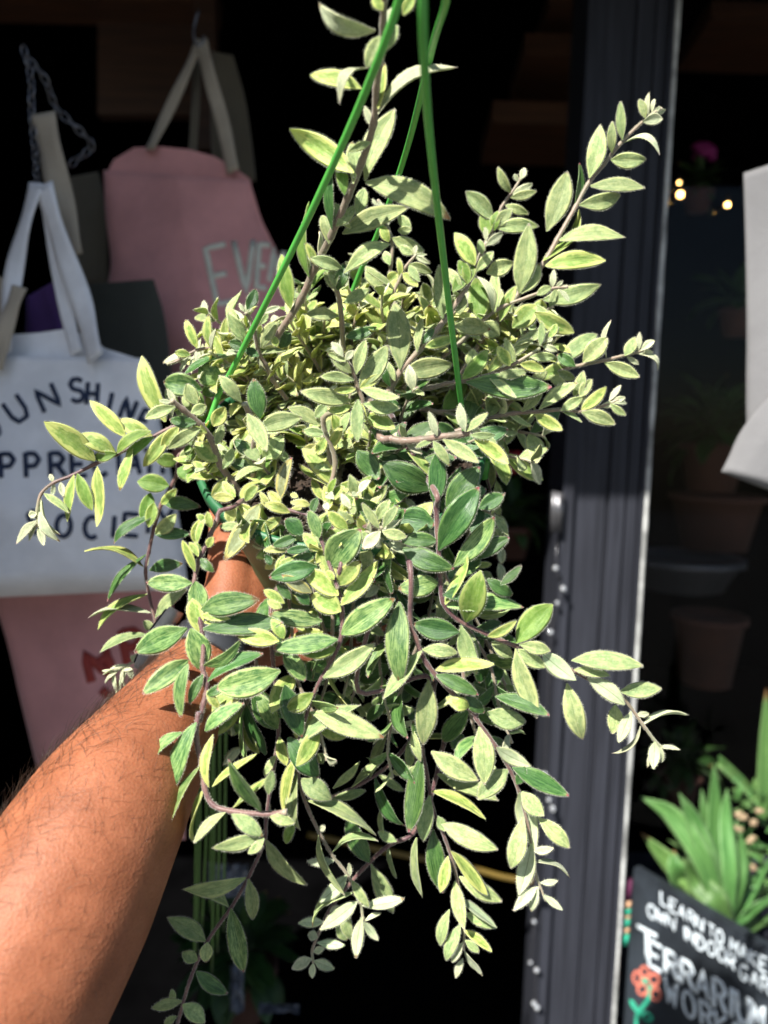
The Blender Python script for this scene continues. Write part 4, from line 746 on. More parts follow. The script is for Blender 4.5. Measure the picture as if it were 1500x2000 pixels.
# ------------------------------------------------------------------ tote bags
def cloth(name, c, rough=.85): return plain(name, c, rough, .10, 14, bump=.35, bscale=420, sheen=.2)
CANVAS = cloth('off white canvas', (.80, .80, .82)); BEIGE = cloth('beige canvas', (.40, .34, .26)); PINK = cloth('dusty pink canvas', (.62, .29, .28)); TAUPE = cloth('taupe canvas', (.10, .085, .06)); OLIVE = cloth('dark olive canvas', (.035, .037, .028)); PURPLE = cloth('purple canvas', (.07, .025, .14)); GREYC = cloth('pale grey cloth', (.14, .14, .145))
def fold_fn(seed, amp):
    r_ = random.Random(seed); K = [(r_.uniform(-5, 5), r_.uniform(-4, 4), r_.uniform(0, 6.28), r_.uniform(.4, 1)) for _ in range(4)]
    return lambda u, v: amp * sum(a * (1 - abs(math.sin(kx * u + ky * v + p)) * 1.6) for kx, ky, p, a in K) / 4
def bag_body(left, right, d, mat, name, parent, thick=.05, amp=.010, seed=1, nu=34, nv=40):
    """left/right: edge polylines (px,py) from top to bottom"""
    fo = fold_fn(seed, amp); L = [Vector((x, y, 0)) for x, y in left]; Rr = [Vector((x, y, 0)) for x, y in right]
    lc, rc = catmull(L, 8), catmull(Rr, 8)
    def ed(c, t):
        f = t * (len(c) - 1); i = min(int(f), len(c) - 2); return c[i].lerp(c[i + 1], f - i)
    g = MB(); V = []; F = []
    def dep(u, v):
        e = (4 * u * (1 - u)) ** .5; return d - thick * .5 * e * (.25 + .75 * min(1, v * 1.6)) * (1 if v < .93 else max(0, (1 - v) / .07) ** .5) - fo(u, v) * e
    for j in range(nv + 1):
        v = j / nv; a, b = ed(lc, v), ed(rc, v)
        for i in range(nu + 1):
            u = i / nu; q = a.lerp(b, u); V.append(P(q.x, q.y, dep(u, v)))
    nf = len(V)
    for j in range(nv + 1):
        v = j / nv; a, b = ed(lc, v), ed(rc, v)
        for i in range(nu + 1):
            u = i / nu; q = a.lerp(b, u); V.append(P(q.x, q.y, 2 * d - dep(u, v) + .004 - 2 * fo(u, v) * .5))
    W_ = nu + 1
    for j in range(nv):
        for i in range(nu):
            F.append((j * W_ + i, (j + 1) * W_ + i, (j + 1) * W_ + i + 1, j * W_ + i + 1)); F.append((nf + j * W_ + i, nf + j * W_ + i + 1, nf + (j + 1) * W_ + i + 1, nf + (j + 1) * W_ + i))
        F.append((j * W_, nf + j * W_, nf + (j + 1) * W_, (j + 1) * W_)); F.append((j * W_ + nu, (j + 1) * W_ + nu, nf + (j + 1) * W_ + nu, nf + j * W_ + nu))
    for i in range(nu): F.append((nv * W_ + i, nf + nv * W_ + i, nf + nv * W_ + i + 1, nv * W_ + i + 1)); F.append((i, i + 1, nf + i + 1, nf + i))
    g.add(V, F, mat); o = under(g.build(name), parent) if parent else g.build(name)
    def surf(px, py):
        v = 0.5
        for _ in range(12):
            a, b = ed(lc, v), ed(rc, v); u = min(1, max(0, (px - a.x) / (b.x - a.x))); y = a.lerp(b, u).y
            a2, b2 = ed(lc, min(1, v + .01)), ed(rc, min(1, v + .01)); y2 = a2.lerp(b2, u).y
            v = min(1, max(0, v + (py - y) / max(1e-3, (y2 - y)) * .01))
        return P(px, py, dep(u, v) - .0012)
    return o, surf
def strap(pts, wpx, mat, parent, tilt=0.):
    q = catmull([P(x, y, d) for x, y, d in pts], 8); g = MB(); n = len(q); V = []; F = []
    for i, p in enumerate(q):
        t = (q[min(i + 1, n - 1)] - q[max(i - 1, 0)]).normalized(); s_ = t.cross(FWD).normalized(); s_ = (Matrix.Rotation(tilt + .3 * math.sin(i * .35), 3, t) @ s_); m = s_.cross(t)
        wd = wpx / FPX * pts[0][2] / 2
        for a, b in ((-1, -1), (-.4, -1.3), (.4, -1.3), (1, -1), (1, 1), (-1, 1)): V.append(p + s_ * a * wd + m * b * .0012)
    for i in range(n - 1):
        for j in range(6): F.append((i * 6 + j, i * 6 + (j + 1) % 6, (i + 1) * 6 + (j + 1) % 6, (i + 1) * 6 + j))
    F += [(5, 4, 3, 2, 1, 0), tuple((n - 1) * 6 + j for j in range(6))]
    g.add(V, F, mat); return under(g.build('strap'), parent)
# stroke letters in a unit box (x right, y down)
def arc(cx, cy, rx, ry, a0, a1, n=9): return [(cx + rx * math.cos(R(a0 + (a1 - a0) * i / n)), cy + ry * math.sin(R(a0 + (a1 - a0) * i / n))) for i in range(n + 1)]
FONT = {
 'A': [[(0, 1), (.5, 0), (1, 1)], [(.2, .65), (.8, .65)]], 'B': [[(0, 0), (0, 1)], [(0, 0), (.6, .02), (.85, .24), (.6, .47), (0, .48)], [(0, .48), (.7, .5), (1, .75), (.7, .98), (0, 1)]],
 'C': [arc(.55, .5, .52, .5, -48, -312)], 'D': [[(0, 0), (0, 1)], [(0, 0), (.55, .03), (.98, .35), (.98, .65), (.55, .97), (0, 1)]], 'E': [[(1, 0), (0, 0), (0, 1), (1, 1)], [(0, .5), (.75, .5)]],
 'G': [arc(.55, .5, .52, .5, -48, -345), [(1.03, .6), (.6, .6)]], 'H': [[(0, 0), (0, 1)], [(1, 0), (1, 1)], [(0, .5), (1, .5)]], 'I': [[(.5, 0), (.5, 1)]], 'K': [[(0, 0), (0, 1)], [(.9, 0), (0, .55), (1, 1)]],
 'L': [[(0, 0), (0, 1), (.9, 1)]], 'M': [[(0, 1), (.08, 0), (.5, .65), (.92, 0), (1, 1)]], 'N': [[(0, 1), (0, 0), (1, 1), (1, 0)]], 'O': [arc(.5, .5, .5, .5, 0, 360, 16)],
 'P': [[(0, 1), (0, 0), (.65, .02), (.95, .27), (.65, .54), (0, .55)]], 'R': [[(0, 1), (0, 0), (.65, .02), (.95, .26), (.65, .5), (0, .52)], [(.45, .52), (1, 1)]],
 'S': [[(.95, .14), (.7, .01), (.3, .01), (.05, .2), (.2, .42), (.8, .56), (.96, .78), (.7, .99), (.3, .99), (.03, .86)]], 'T': [[(0, 0), (1, 0)], [(.5, 0), (.5, 1)]],
 'U': [[(0, 0), (0, .65), (.2, .97), (.8, .97), (1, .65), (1, 0)]], 'V': [[(0, 0), (.5, 1), (1, 0)]], 'W': [[(0, 0), (.25, 1), (.5, .25), (.75, 1), (1, 0)]], 'Y': [[(0, 0), (.5, .5), (1, 0)], [(.5, .5), (.5, 1)]]}
def glyph(g, ch, o, ax, ay, rad, mat, surf, nrm, flat=.35, smooth=True):
    """o: px of the top left; ax, ay: px vectors along x and down"""
    for st in FONT[ch]:
        pp = [(o[0] + ax[0] * x + ay[0] * y, o[1] + ax[1] * x + ay[1] * y) for x, y in st]
        fine = []
        for a, b in zip(pp, pp[1:]):
            for k in range(4): fine.append((a[0] + (b[0] - a[0]) * k / 4, a[1] + (b[1] - a[1]) * k / 4))
        fine.append(pp[-1])
        tube(g, [surf(*q) for q in fine], rad, mat, 8, flat=(nrm, flat))
NAVY = plain('navy print', (.012, .025, .065), .7, .2, 60); CREAMP = plain('cream print', (.62, .62, .52), .7, .1, 60); REDP = plain('brick red print', (.30, .035, .025), .7, .15, 60)

bag = empty('tote_bag', 'off white canvas tote bag with navy capital lettering, hanging at the left', 'tote bag', 'tote bags hanging in the doorway'); bag.location = P(60, 640, .95); bpy.context.view_layer.update()
_, sf = bag_body([(-250, 690), (-268, 850), (-285, 1000), (-298, 1180)], [(283, 700), (318, 850), (348, 1000), (368, 1150)], .95, CANVAS, 'bag_body', bag, .075, .024, 4)
# raised middle of the top hem
g = MB(); prism(g, [P(x, y, .957) for x, y in [(-240, 700), (-60, 640), (0, 655), (75, 650), (130, 642), (170, 655), (205, 680), (283, 705), (240, 730), (-200, 730)]], FWD * .006, CANVAS); under(g.build('top_hem', smooth=False), bag)
strap([(72, 358, .96), (40, 470, .955), (22, 570, .95), (10, 690, .935)], 36, CANVAS, bag, .3)
strap([(85, 362, .955), (120, 480, .95), (160, 590, .945), (186, 700, .925)], 42, CANVAS, bag, .25); strap([(88, 370, .965), (105, 480, .96), (128, 600, .955), (150, 690, .945)], 26, CANVAS, bag)
lg = MB(); nz = -FWD
def word_on(g, items, rad, mat, surf):
    for ch, cx, cy, w_, h_, ang in items:
        c_, s_ = math.cos(R(ang)), math.sin(R(ang)); ax = (w_ * c_, w_ * s_); ay = (-h_ * s_, h_ * c_)
        glyph(g, ch, (cx - ax[0] / 2 - ay[0] / 2, cy - ax[1] / 2 - ay[1] / 2), ax, ay, rad, mat, surf, nz, .25)
word_on(lg, [('S', -22, 835, 30, 46, -48), ('U', 32, 800, 32, 48, -35), ('N', 93, 777, 34, 46, -24), ('S', 150, 762, 26, 44, -8), ('H', 180, 769, 20, 42, 4), ('I', 215, 787, 16, 40, 12), ('N', 250, 800, 22, 42, 20), ('E', 282, 822, 20, 42, 28)], .0028, NAVY, sf)
under(lg.build('lettering'), bag); lg = MB()
word_on(lg, [(c, x, 909 - (x - 0) * .015, 28, 46, -3) for c, x in zip('APPRECI', (-34, 15, 64, 112, 154, 196, 232))], .0030, NAVY, sf)
word_on(lg, [(c, x, 902, 24, 46, 2) for c, x in zip('ATI', (262, 292, 318))], .0028, NAVY, sf)
under(lg.build('lettering'), bag); lg = MB()
word_on(lg, [(c, x, y, 28, 42, 4) for c, x, y in zip('SOCIETY', (66, 124, 178, 222, 256, 290, 322), (1020, 1027, 1030, 1029, 1025, 1020, 1016))], .0028, NAVY, sf)
under(lg.build('lettering'), bag)

bag = empty('tote_bag', 'large dusty pink canvas tote bag with cream lettering, hanging upper left behind the plant', 'tote bag', 'tote bags hanging in the doorway'); bag.location = P(390, 300, 1.25); bpy.context.view_layer.update()
_, sf = bag_body([(202, 332), (206, 420), (216, 510), (212, 570), (245, 620), (300, 690), (335, 790), (340, 900)], [(488, 352), (512, 430), (545, 500), (575, 600), (600, 700), (620, 800), (620, 900)], 1.25, PINK, 'bag_body', bag, .12, .060, 9)
g = MB(); prism(g, [P(x, y, 1.25) for x, y in [(205, 345), (222, 312), (262, 288), (310, 286), (370, 292), (420, 306), (462, 330), (488, 350), (486, 380), (206, 390)]], FWD * .012, PINK); under(g.build('top_hem', smooth=False), bag)
strap([(392, 78, 1.27), (360, 150, 1.26), (325, 225, 1.25), (292, 292, 1.235)], 21, BEIGE, bag, .2); strap([(392, 80, 1.26), (412, 160, 1.25), (435, 240, 1.245), (455, 335, 1.23)], 27, BEIGE, bag, .2)
strap([(384, 120, 1.30), (382, 200, 1.29), (376, 300, 1.28)], 16, TAUPE, bag)
lg = MB(); word_on(lg, [('E', 432, 536, 40, 112, -12), ('V', 478, 522, 38, 102, -3), ('E', 513, 520, 20, 84, 4), ('N', 540, 520, 20, 62, 8)], .0048, CREAMP, sf); under(lg.build('lettering'), bag)

bag = empty('tote_bag', 'dusty pink canvas tote bag with brick red lettering, low at the left behind the arm', 'tote bag', 'tote bags hanging in the doorway'); bag.location = P(150, 1150, 1.08); bpy.context.view_layer.update()
_, sf = bag_body([(-30, 1120), (12, 1250), (40, 1370), (72, 1500), (110, 1640)], [(330, 1120), (345, 1250), (355, 1370), (360, 1500), (362, 1640)], 1.08, PINK, 'bag_body', bag, .07, .014, 14)
strap([(-20, 1100, 1.10), (-10, 1125, 1.09), (0, 1150, 1.065)], 26, PINK, bag)
lg = MB(); word_on(lg, [('N', 192, 1300, 42, 56, -14), ('V', 222, 1356, 40, 34, -20), ('R', 262, 1262, 40, 62, -12), ('O', 205, 1298, 22, 24, 0)], .0062, REDP, sf); under(lg.build('lettering'), bag)

for nm, lab, Lp, Rp, d, mat, th, sd_ in [
  ('tote_bag', 'dark olive tote bag between the off white and the large pink bag', [(172, 555), (176, 620), (185, 700), (200, 800)], [(300, 545), (322, 620), (335, 720), (345, 820)], 1.12, OLIVE, .04, 3),
  ('tote_bag', 'taupe tote bag in the gloom left of the large pink bag', [(138, 345), (142, 420), (150, 500), (160, 560)], [(192, 335), (205, 400), (210, 480), (212, 560)], 1.35, TAUPE, .03, 5),
  ('tote_bag', 'deep purple tote bag showing through the straps of the off white bag', [(52, 580), (48, 650), (45, 700), (45, 760)], [(112, 545), (130, 600), (145, 660), (150, 760)], 1.05, PURPLE, .02, 6)]:
    o, _ = bag_body(Lp, Rp, d, mat, nm, None, th, .008, sd_); tag(o, lab, 'tote bag', 'tote bags hanging in the doorway')
bag = empty('tote_bag', 'dim greyish tote bag high behind the straps of the large pink bag', 'tote bag', 'tote bags hanging in the doorway'); bag.location = P(450, 95, 1.5); bpy.context.view_layer.update()
bag_body([(415, 100), (412, 180), (412, 260), (415, 345)], [(455, 108), (478, 190), (492, 280), (500, 355)], 1.5, TAUPE, 'bag_body', bag, .04, .01, 7)
bag = empty('tote_bag', 'beige canvas tote bag behind the off white one, only its broad strap in view', 'tote bag', 'tote bags hanging in the doorway'); bag.location = P(85, 225, 1.0); bpy.context.view_layer.update()
strap([(84, 222, 1.0), (104, 320, 1.0), (122, 400, 1.0), (140, 500, 1.0)], 48, BEIGE, bag); strap([(38, 560, .93), (20, 610, .925), (6, 660, .92), (-8, 720, .92)], 30, BEIGE, bag)
bag_body([(-60, 500), (-70, 560), (-80, 650), (-90, 740)], [(30, 560), (32, 600), (26, 660), (18, 720)], 1.0, BEIGE, 'bag_body', bag, .02, .004, 8)

# chain and hook
CHAIN = plain('dull steel chain', (.22, .22, .24), .35, .3, 60, metal=.8)
def chain(pts, name, lab, link=.014, r_=.0012, grp=None):
    g = MB(); c = catmull([P(*q) for q in pts], 14); L = 0; last = c[0]; tog = 0
    for a, b in zip(c, c[1:]):
        L += (b - a).length
        if L > link * .8:
            L = 0; t = (b - a).normalized(); s_ = t.cross(FWD).normalized(); s_ = Matrix.Rotation(1.57 * tog + .4, 3, t) @ s_; tog ^= 1
            lp = [b + t * math.cos(q) * link * .62 + s_ * math.sin(q) * link * .34 for q in [i * math.pi / 6 for i in range(13)]]
            tube(g, lp, r_, CHAIN, 5, caps=False)
    tag(g.build(name), lab, 'chain', grp)
chain([(42, 80, 1.0), (60, 150, 1.0), (62, 215, 1.0), (68, 290, 1.0), (72, 360, .965)], 'chain', 'steel chain holding the off white tote bag', grp='steel chains')
chain([(48, 110, 1.02), (85, 150, 1.03), (110, 210, 1.05), (150, 250, 1.06), (178, 285, 1.08), (140, 320, 1.06)], 'chain', 'looped steel chain drooping right of the beige strap', grp='steel chains')
g = MB(); tube(g, catmull([P(x, y, 1.22) for x, y in [(388, 20), (378, 60), (384, 88), (396, 84), (398, 70)]], 6), .002, CHAIN, 6); tag(g.build('hook'), 'small steel hook above the large pink bag', 'hook')

# pale grey cloth at the right edge, its lower corner turned up
cl = empty('hanging_cloth', 'pale grey cloth hanging at the right edge with its lower corner folded', 'cloth'); cl.location = P(1500, 330, .92); bpy.context.view_layer.update()
bag_body([(1452, 338), (1456, 480), (1458, 640), (1457, 760), (1458, 850)], [(1720, 250), (1720, 480), (1720, 640), (1720, 760), (1720, 850)], .92, GREYC, 'cloth_panel', cl, .03, .006, 12)
bag_body([(1512, 765), (1470, 810), (1442, 850), (1424, 890), (1408, 922)], [(1720, 560), (1715, 700), (1705, 800), (1690, 900), (1668, 1020)], .895, GREYC, 'folded_corner', cl, .03, .012, 17)

# ------------------------------------------------------------------ chalkboard
bA, bB = P(1238, 1695, 1.60), P(1500, 1862, 1.36); bB.z = bA.z; bu = (bB - bA).normalized(); bn = bu.cross(Vector((0, 0, 1))).normalized()
if bn.dot(CAMP - bA) < 0: bn = -bn
CB = plain('chalkboard paint', (.022, .028, .036), .5, .45, 9, bump=.2)
CHALK = plain('white chalk paint', (.62, .70, .76), .8, .18, 60); CORAL = plain('coral chalk paint', (.58, .16, .11), .8, .2, 60); TEAL = plain('teal chalk paint', (.03, .42, .26), .8, .2, 60); PEACH = plain('peach chalk paint', (.70, .42, .25), .8, .2, 60); PLUM = plain('plum paint', (.12, .02, .07), .7, .3, 60)
board = empty('chalkboard', 'black chalkboard sign with white chalk lettering and a coral flower at the lower right', 'chalkboard'); board.location = bA; bpy.context.view_layer.update()
g = MB(); Wb, Hb = .60, .56; a = bA - Vector((0, 0, Hb)); box(g, bA + bu * Wb / 2 - Vector((0, 0, Hb / 2)) - bn * .009, Wb, .018, Hb, CB, (bu, bn, Vector((0, 0, 1)))); under(g.build('panel', smooth=False), board)
def bs(px, py):
    v = RIGHT * ((px - 750) / FPX) + UP * ((1000 - py) / FPX) + FWD; t = (bA + bn * .0006 - CAMP).dot(bn) / v.dot(bn); return CAMP + v * t
rl = random.Random(2)
def chalk(g, text, x0, y0, x1, y1, h0, h1, gap, rad, lean=-.04):
    n = len(text); pos = 0; tot = sum(.55 if c == ' ' else (.45 if c == 'I' else 1) for c in text)
    for c in text:
        cw = .55 if c == ' ' else (.45 if c == 'I' else 1); f = pos / tot; f2 = (pos + cw) / tot; pos += cw
        if c == ' ': continue
        h = h0 + (h1 - h0) * f; X = x0 + (x1 - x0) * f; Y = y0 + (y1 - y0) * f; ax = ((x1 - x0) * (f2 - f) * gap, (y1 - y0) * (f2 - f) * gap)
        j = rl.uniform(-.05, .05); glyph(g, c, (X + rl.uniform(-1, 1), Y + rl.uniform(-1, 1)), ax, (h * (lean + j), h * rl.uniform(.94, 1.05)), rad * .95 * rl.uniform(.85, 1.15), CHALK, bs, bn, .3)
g = MB()
# crop (1180,1650) scale .21333
q = lambda x, y: (1180 + x * .21333, 1650 + y * .21333)
def line(text, a, b, h0, h1, rad, gap=.68, lean=-.04):
    (x0, y0), (x1, y1) = q(*a), q(*b); chalk(g, text, x0, y0, x1, y1, h0 * .21333, h1 * .21333, gap, rad, lean)
line('LEARN', (515, 435), (935, 700), 112, 118, .0022, .74); line('TO', (950, 715), (1115, 815), 112, 118, .0022, .74); line('MAKE', (1155, 850), (1510, 1060), 120, 130, .0023, .74)
line('OWN', (395, 535), (665, 690), 118, 100, .0022, .8); line('INDOOR', (722, 740), (1230, 1035), 120, 130, .0023, .72); line('GARDEN', (1245, 1085), (1850, 1440), 135, 150, .0024, .72)
line('T', (300, 745), (500, 850), 265, 265, .0048, .9); line('ERRARIUM', (415, 875), (1500, 1505), 215, 290, .0047, .78, 0)
line('WORKSHOP', (560, 1215), (1790, 2010), 225, 230, .0040, .70, .05)
under(g.build('chalk_lettering'), board)
g = MB()
def stroke(g, pts, rad, mat): tube(g, catmull([bs(*q(*p)) for p in pts], 5), rad * 1.15, mat, 8, flat=(bn, .3))
for cx, cy, rx, ry in [(370, 1165, 38, 46), (455, 1235, 45, 50), (470, 1370, 40, 52), (350, 1325, 44, 48), (300, 1220, 34, 56)]:
    stroke(g, [(cx + rx * math.cos(t), cy + ry * math.sin(t)) for t in [i * math.pi / 5 for i in range(11)]], .0030, CORAL)
under(g.build('flower_petals'), board); g = MB()
stroke(g, [(350, 1225), (400, 1250), (430, 1300), (390, 1310), (370, 1270), (350, 1225)], .0026, TEAL); stroke(g, [(420, 1320), (400, 1420), (340, 1500), (300, 1560), (290, 1660), (285, 1760)], .0034, TEAL)
stroke(g, [(310, 1540), (260, 1480), (240, 1430), (270, 1450), (320, 1530)], .0026, TEAL); stroke(g, [(330, 1560), (390, 1540), (440, 1580), (400, 1610), (340, 1570)], .0026, TEAL)
under(g.build('flower_stem'), board)
g = MB(); e0 = bA - bu * .012
for i, (z0, z1, m) in enumerate([(.0, .045, PLUM), (.047, .062, PEACH), (.064, .077, TEAL), (.079, .085, PEACH), (.087, .105, TEAL), (.107, .118, PEACH), (.120, .145, TEAL)]):
    tube(g, [e0 - Vector((0, 0, .03 + z0)), e0 - Vector((0, 0, .03 + z1))], .009, m, 12)
for z_ in (.096, .116): sphere(g, e0 + bn * .007 - Vector((0, 0, .03 + z_)), .004, CHALK, 10, 6)
under(g.build('painted_edge'), board)

# ------------------------------------------------------------------ potted plants by the window
DRAC = leafmat('strap leaf', (.045, .13, .03), (.13, .27, .075), (.18, .32, .12), .05, .85, .45, .03, .22, (.3, .5, .05)); LM['d'] = DRAC
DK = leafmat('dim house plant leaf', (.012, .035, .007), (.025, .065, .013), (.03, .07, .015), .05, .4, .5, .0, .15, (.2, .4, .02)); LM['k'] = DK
TERRA = plain('terracotta', (.05, .018, .010), .9, .2, 12, bump=.2); FLOW = plain('cream petals', (.30, .22, .13), .6, .1, 30)
def strapleaf(mb, pts, d, wpx, tone='d'):
    """ribbon leaf through px points with depths"""
    c = catmull([P(*q_) for q_ in pts], 6); n = len(c); V = []; F = []; U = []; rv = rng.random()
    for i, p in enumerate(c):
        t = (c[min(i + 1, n - 1)] - c[max(i - 1, 0)]).normalized(); s_ = t.cross(FWD).normalized(); m = s_.cross(t); f = i / (n - 1)
        hw = wpx / FPX * d / 2 * (min(1, .55 + f * 1.5) * (1 - max(0, (f - .45) / .55) ** 1.8) + .01)
        for v in (-1, -.5, 0, .5, 1): V.append(p + s_ * v * hw - m * (abs(v) * hw * .35)); U.append((f, (v + 1) / 2))
        for v in (.5, 0, -.5): V.append(p + s_ * v * hw - m * (abs(v) * hw * .35) + m * .0012); U.append((f, (v + 1) / 2))
    for i in range(n - 1):
        for j in range(8): F.append((i * 8 + j, i * 8 + (j + 1) % 8, (i + 1) * 8 + (j + 1) % 8, (i + 1) * 8 + j))
    mb.add(V, F, LM[tone], U, rv)
def pot(g, c, r_, h_, mat):
    pr = [(r_ * .72, -h_), (r_ * .95, -.02), (r_ * 1.06, -.018), (r_ * 1.06, 0), (r_ * .95, 0), (r_ * .9, -.01), (0, -.012)]; V = []; F = []
    for (a, b) in pr:
        for k in range(24): t = 2 * math.pi * k / 24; V.append(Vector(c) + Vector((a * math.cos(t), a * math.sin(t), b)))
    for i in range(len(pr) - 1):
        for k in range(24): F.append((i * 24 + k, i * 24 + (k + 1) % 24, (i + 1) * 24 + (k + 1) % 24, (i + 1) * 24 + k))
    F.append(tuple(range(24))[::-1]); g.add(V, F, mat)
G_ = lambda x, y: px_of('G', x, y)
pl = empty('strappy_plant', 'upright plant with long green strap leaves above the chalkboard', 'potted plant'); pl.location = P(1425, 1850, 1.72); bpy.context.view_layer.update()
g = MB()
for pts, wp in [([(1040, 1510), (1010, 1300), (990, 1000), (985, 725)], 46), ([(1040, 1500), (920, 1180), (780, 980), (628, 890)], 44), ([(1030, 1500), (900, 1330), (760, 1200), (630, 1065)], 46),
                ([(1045, 1480), (960, 1200), (880, 1000), (815, 870)], 38), ([(1070, 1480), (1110, 1300), (1120, 1180), (1115, 1065)], 30), ([(1050, 1480), (970, 1150), (940, 980), (925, 850)], 26),
                ([(1060, 1500), (1060, 1250), (1040, 1000), (1050, 850)], 34), ([(1070, 1500), (1130, 1400), (1190, 1300), (1260, 1190)], 34), ([(1080, 1520), (1140, 1470), (1200, 1420), (1300, 1370)], 26),
                ([(1090, 1540), (1160, 1530), (1220, 1500), (1300, 1510)], 22), ([(1020, 1500), (860, 1340), (800, 1240), (790, 1150)], 50), ([(1050, 1490), (1000, 1350), (930, 1200), (760, 1100)], 30), ([(1050, 1500), (990, 1400), (900, 1300), (840, 1180)], 50)]:
    dd_ = 1.66 + rng.uniform(-.03, .05); strapleaf(g, [(*G_(x, y), dd_ + rng.uniform(-.02, .02)) for x, y in pts], 1.66, wp)
under(g.build('leaves'), pl); g = MB(); pot(g, P(1425, 1910, 1.72), .09, .16, TERRA); under(g.build('pot'), pl)
pl = empty('flowering_plant', 'bushy green plant with small cream flowers at the right edge by the strap leaves', 'potted plant'); pl.location = P(1500, 1800, 1.8); bpy.context.view_layer.update()
g = MB(); strapleaf(g, [(*G_(1220, 1000), 1.7), (*G_(1235, 700), 1.7), (*G_(1240, 360), 1.7)], 1.7, 34)
for i in range(190):
    x, y = G_(rng.uniform(1060, 1420), rng.uniform(860, 1480)); d_ = 1.74 + rng.uniform(-.06, .06); B = P(x, y, d_); a = rng.uniform(-.6, 3.7); L = rng.uniform(.02, .05)
    leaf(g, B, B + dirn(math.cos(a), math.sin(a), rng.uniform(-.6, .2)) * L, L * .32, -FWD + UP * .4 + dirn(rng.gauss(0, .4), rng.gauss(0, .4), 0), 'd', hairs=False, nu=6)
for i in range(13):
    t = i / 12; x, y = G_(1200 - 180 * t, 900 - 210 * t + 30 * t * t); B = P(x, y, 1.7)
    for sg in (1, -1): leaf(g, B, B + dirn(-.3 + .1 * sg, .5 * sg + .1, -.2) * .028, .010, -FWD + UP * .3, 'd', hairs=False, nu=6)
under(g.build('leaves'), pl); g = MB()
for x, y in [(1105, 975), (1130, 990), (1175, 1100), (1190, 1020), (1110, 1050), (1165, 1235), (1215, 960)]:
    for k in range(3): sphere(g, P(*G_(x + rng.uniform(-14, 14), y + rng.uniform(-10, 10)), 1.67), .007, FLOW, 7, 5, (1.3, .6, .8))
under(g.build('flowers'), pl); g = MB(); pot(g, P(1540, 1890, 1.8), .10, .16, TERRA); under(g.build('pot'), pl)
def dimplant(name, lab, cx, cy, d, rpx, n, L, potr=.09, flower=None):
    o = empty(name, lab, 'potted plant', 'plants in the dim shop'); c = P(cx, cy, d); o.location = c - UP * rpx / FPX * d; bpy.context.view_layer.update(); g = MB(); rr_ = rpx / FPX * d
    for i in range(n):
        v = Vector((rng.gauss(0, 1), rng.gauss(0, 1), rng.gauss(.2, .9))).normalized(); B = c - Vector((0, 0, rr_ * .6)) + v * rr_ * rng.uniform(.2, .7); l_ = L * rng.uniform(.6, 1.2)
        leaf(g, B, B + (v + Vector((0, 0, -.3))).normalized() * l_, l_ * .45, Vector((0, 0, 1)) + v * .3, 'k', hairs=False, nu=6)
        tube(g, [c - Vector((0, 0, rr_)), (c - Vector((0, 0, rr_)) + B) / 2 + v * .01, B], .0018, DK, 5)
    under(g.build('leaves'), o); g = MB(); pot(g, c - Vector((0, 0, rr_ * .95)), potr, potr * 1.5, TERRA); under(g.build('pot'), o)
    if flower:
        g = MB()
        for i in range(26):
            v = Vector((rng.gauss(0, 1), rng.gauss(0, 1), abs(rng.gauss(.6, .5)))).normalized(); sphere(g, c + v * rr_ * .55 + Vector((0, 0, rr_ * .5)), .014, flower, 7, 5, (1, 1, .6))
        under(g.build('flowers'), o)
MAG = plain('magenta petals', (.22, .01, .14), .6, .2, 30); RED = plain('red petals', (.3, .01, .02), .6, .2, 30)
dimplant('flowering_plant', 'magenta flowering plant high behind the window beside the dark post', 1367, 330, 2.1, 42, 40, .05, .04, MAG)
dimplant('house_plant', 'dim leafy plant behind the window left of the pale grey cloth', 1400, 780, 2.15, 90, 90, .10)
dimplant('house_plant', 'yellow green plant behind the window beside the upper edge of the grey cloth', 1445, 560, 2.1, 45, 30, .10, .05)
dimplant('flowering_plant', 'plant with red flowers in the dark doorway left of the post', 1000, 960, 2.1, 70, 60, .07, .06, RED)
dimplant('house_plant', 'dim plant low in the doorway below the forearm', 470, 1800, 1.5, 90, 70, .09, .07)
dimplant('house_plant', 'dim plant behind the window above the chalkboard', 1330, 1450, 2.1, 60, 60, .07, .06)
# bowls and terracotta behind the glass
g = MB(); pot(g, P(1330, 1085, 2.15), .16, .09, plain('white enamel', (.04, .043, .05), .4, .1, 10)); tag(g.build('planter_bowl'), 'dim white bowl behind the window halfway down', 'bowl')
g = MB(); pot(g, P(1400, 965, 2.25), .13, .16, TERRA); tag(g.build('terracotta_pot'), 'terracotta pot behind the window above the white bowl', 'plant pot', 'terracotta pots behind the window')
g = MB(); pot(g, P(1385, 1200, 2.2), .10, .20, TERRA); tag(g.build('terracotta_pot'), 'tall terracotta pot behind the window below the white bowl', 'plant pot', 'terracotta pots behind the window')
# green stalks low behind the arm
sk = empty('stalk_bundle', 'bundle of upright pale green stalks behind the forearm', 'plant'); sk.location = P(415, 2000, .9); bpy.context.view_layer.update()
g = MB()
for i in range(7):
    x = 384 + i * 9 + rng.uniform(-3, 3); tube(g, catmull([P(x + rng.uniform(-6, 6), 1330 + rng.uniform(-20, 20), .86), P(x, 1600, .88), P(x - 6 + rng.uniform(-4, 4), 1900 - (i % 4) * 40, .9)], 6), .0015, LM['k'], 6)
under(g.build('stalks'), sk)
# yellow cable
g = MB(); YEL = plain('yellow rubber', (.11, .07, .006), .6, .1, 20); tube(g, catmull([P(x, y, 1.5) for x, y in [(600, 1630), (700, 1650), (800, 1672), (900, 1690), (980, 1712), (1040, 1722)]], 8), .006, YEL, 10); tag(g.build('cable'), 'yellow cable curving low in the doorway behind the trailing stems', 'cable')
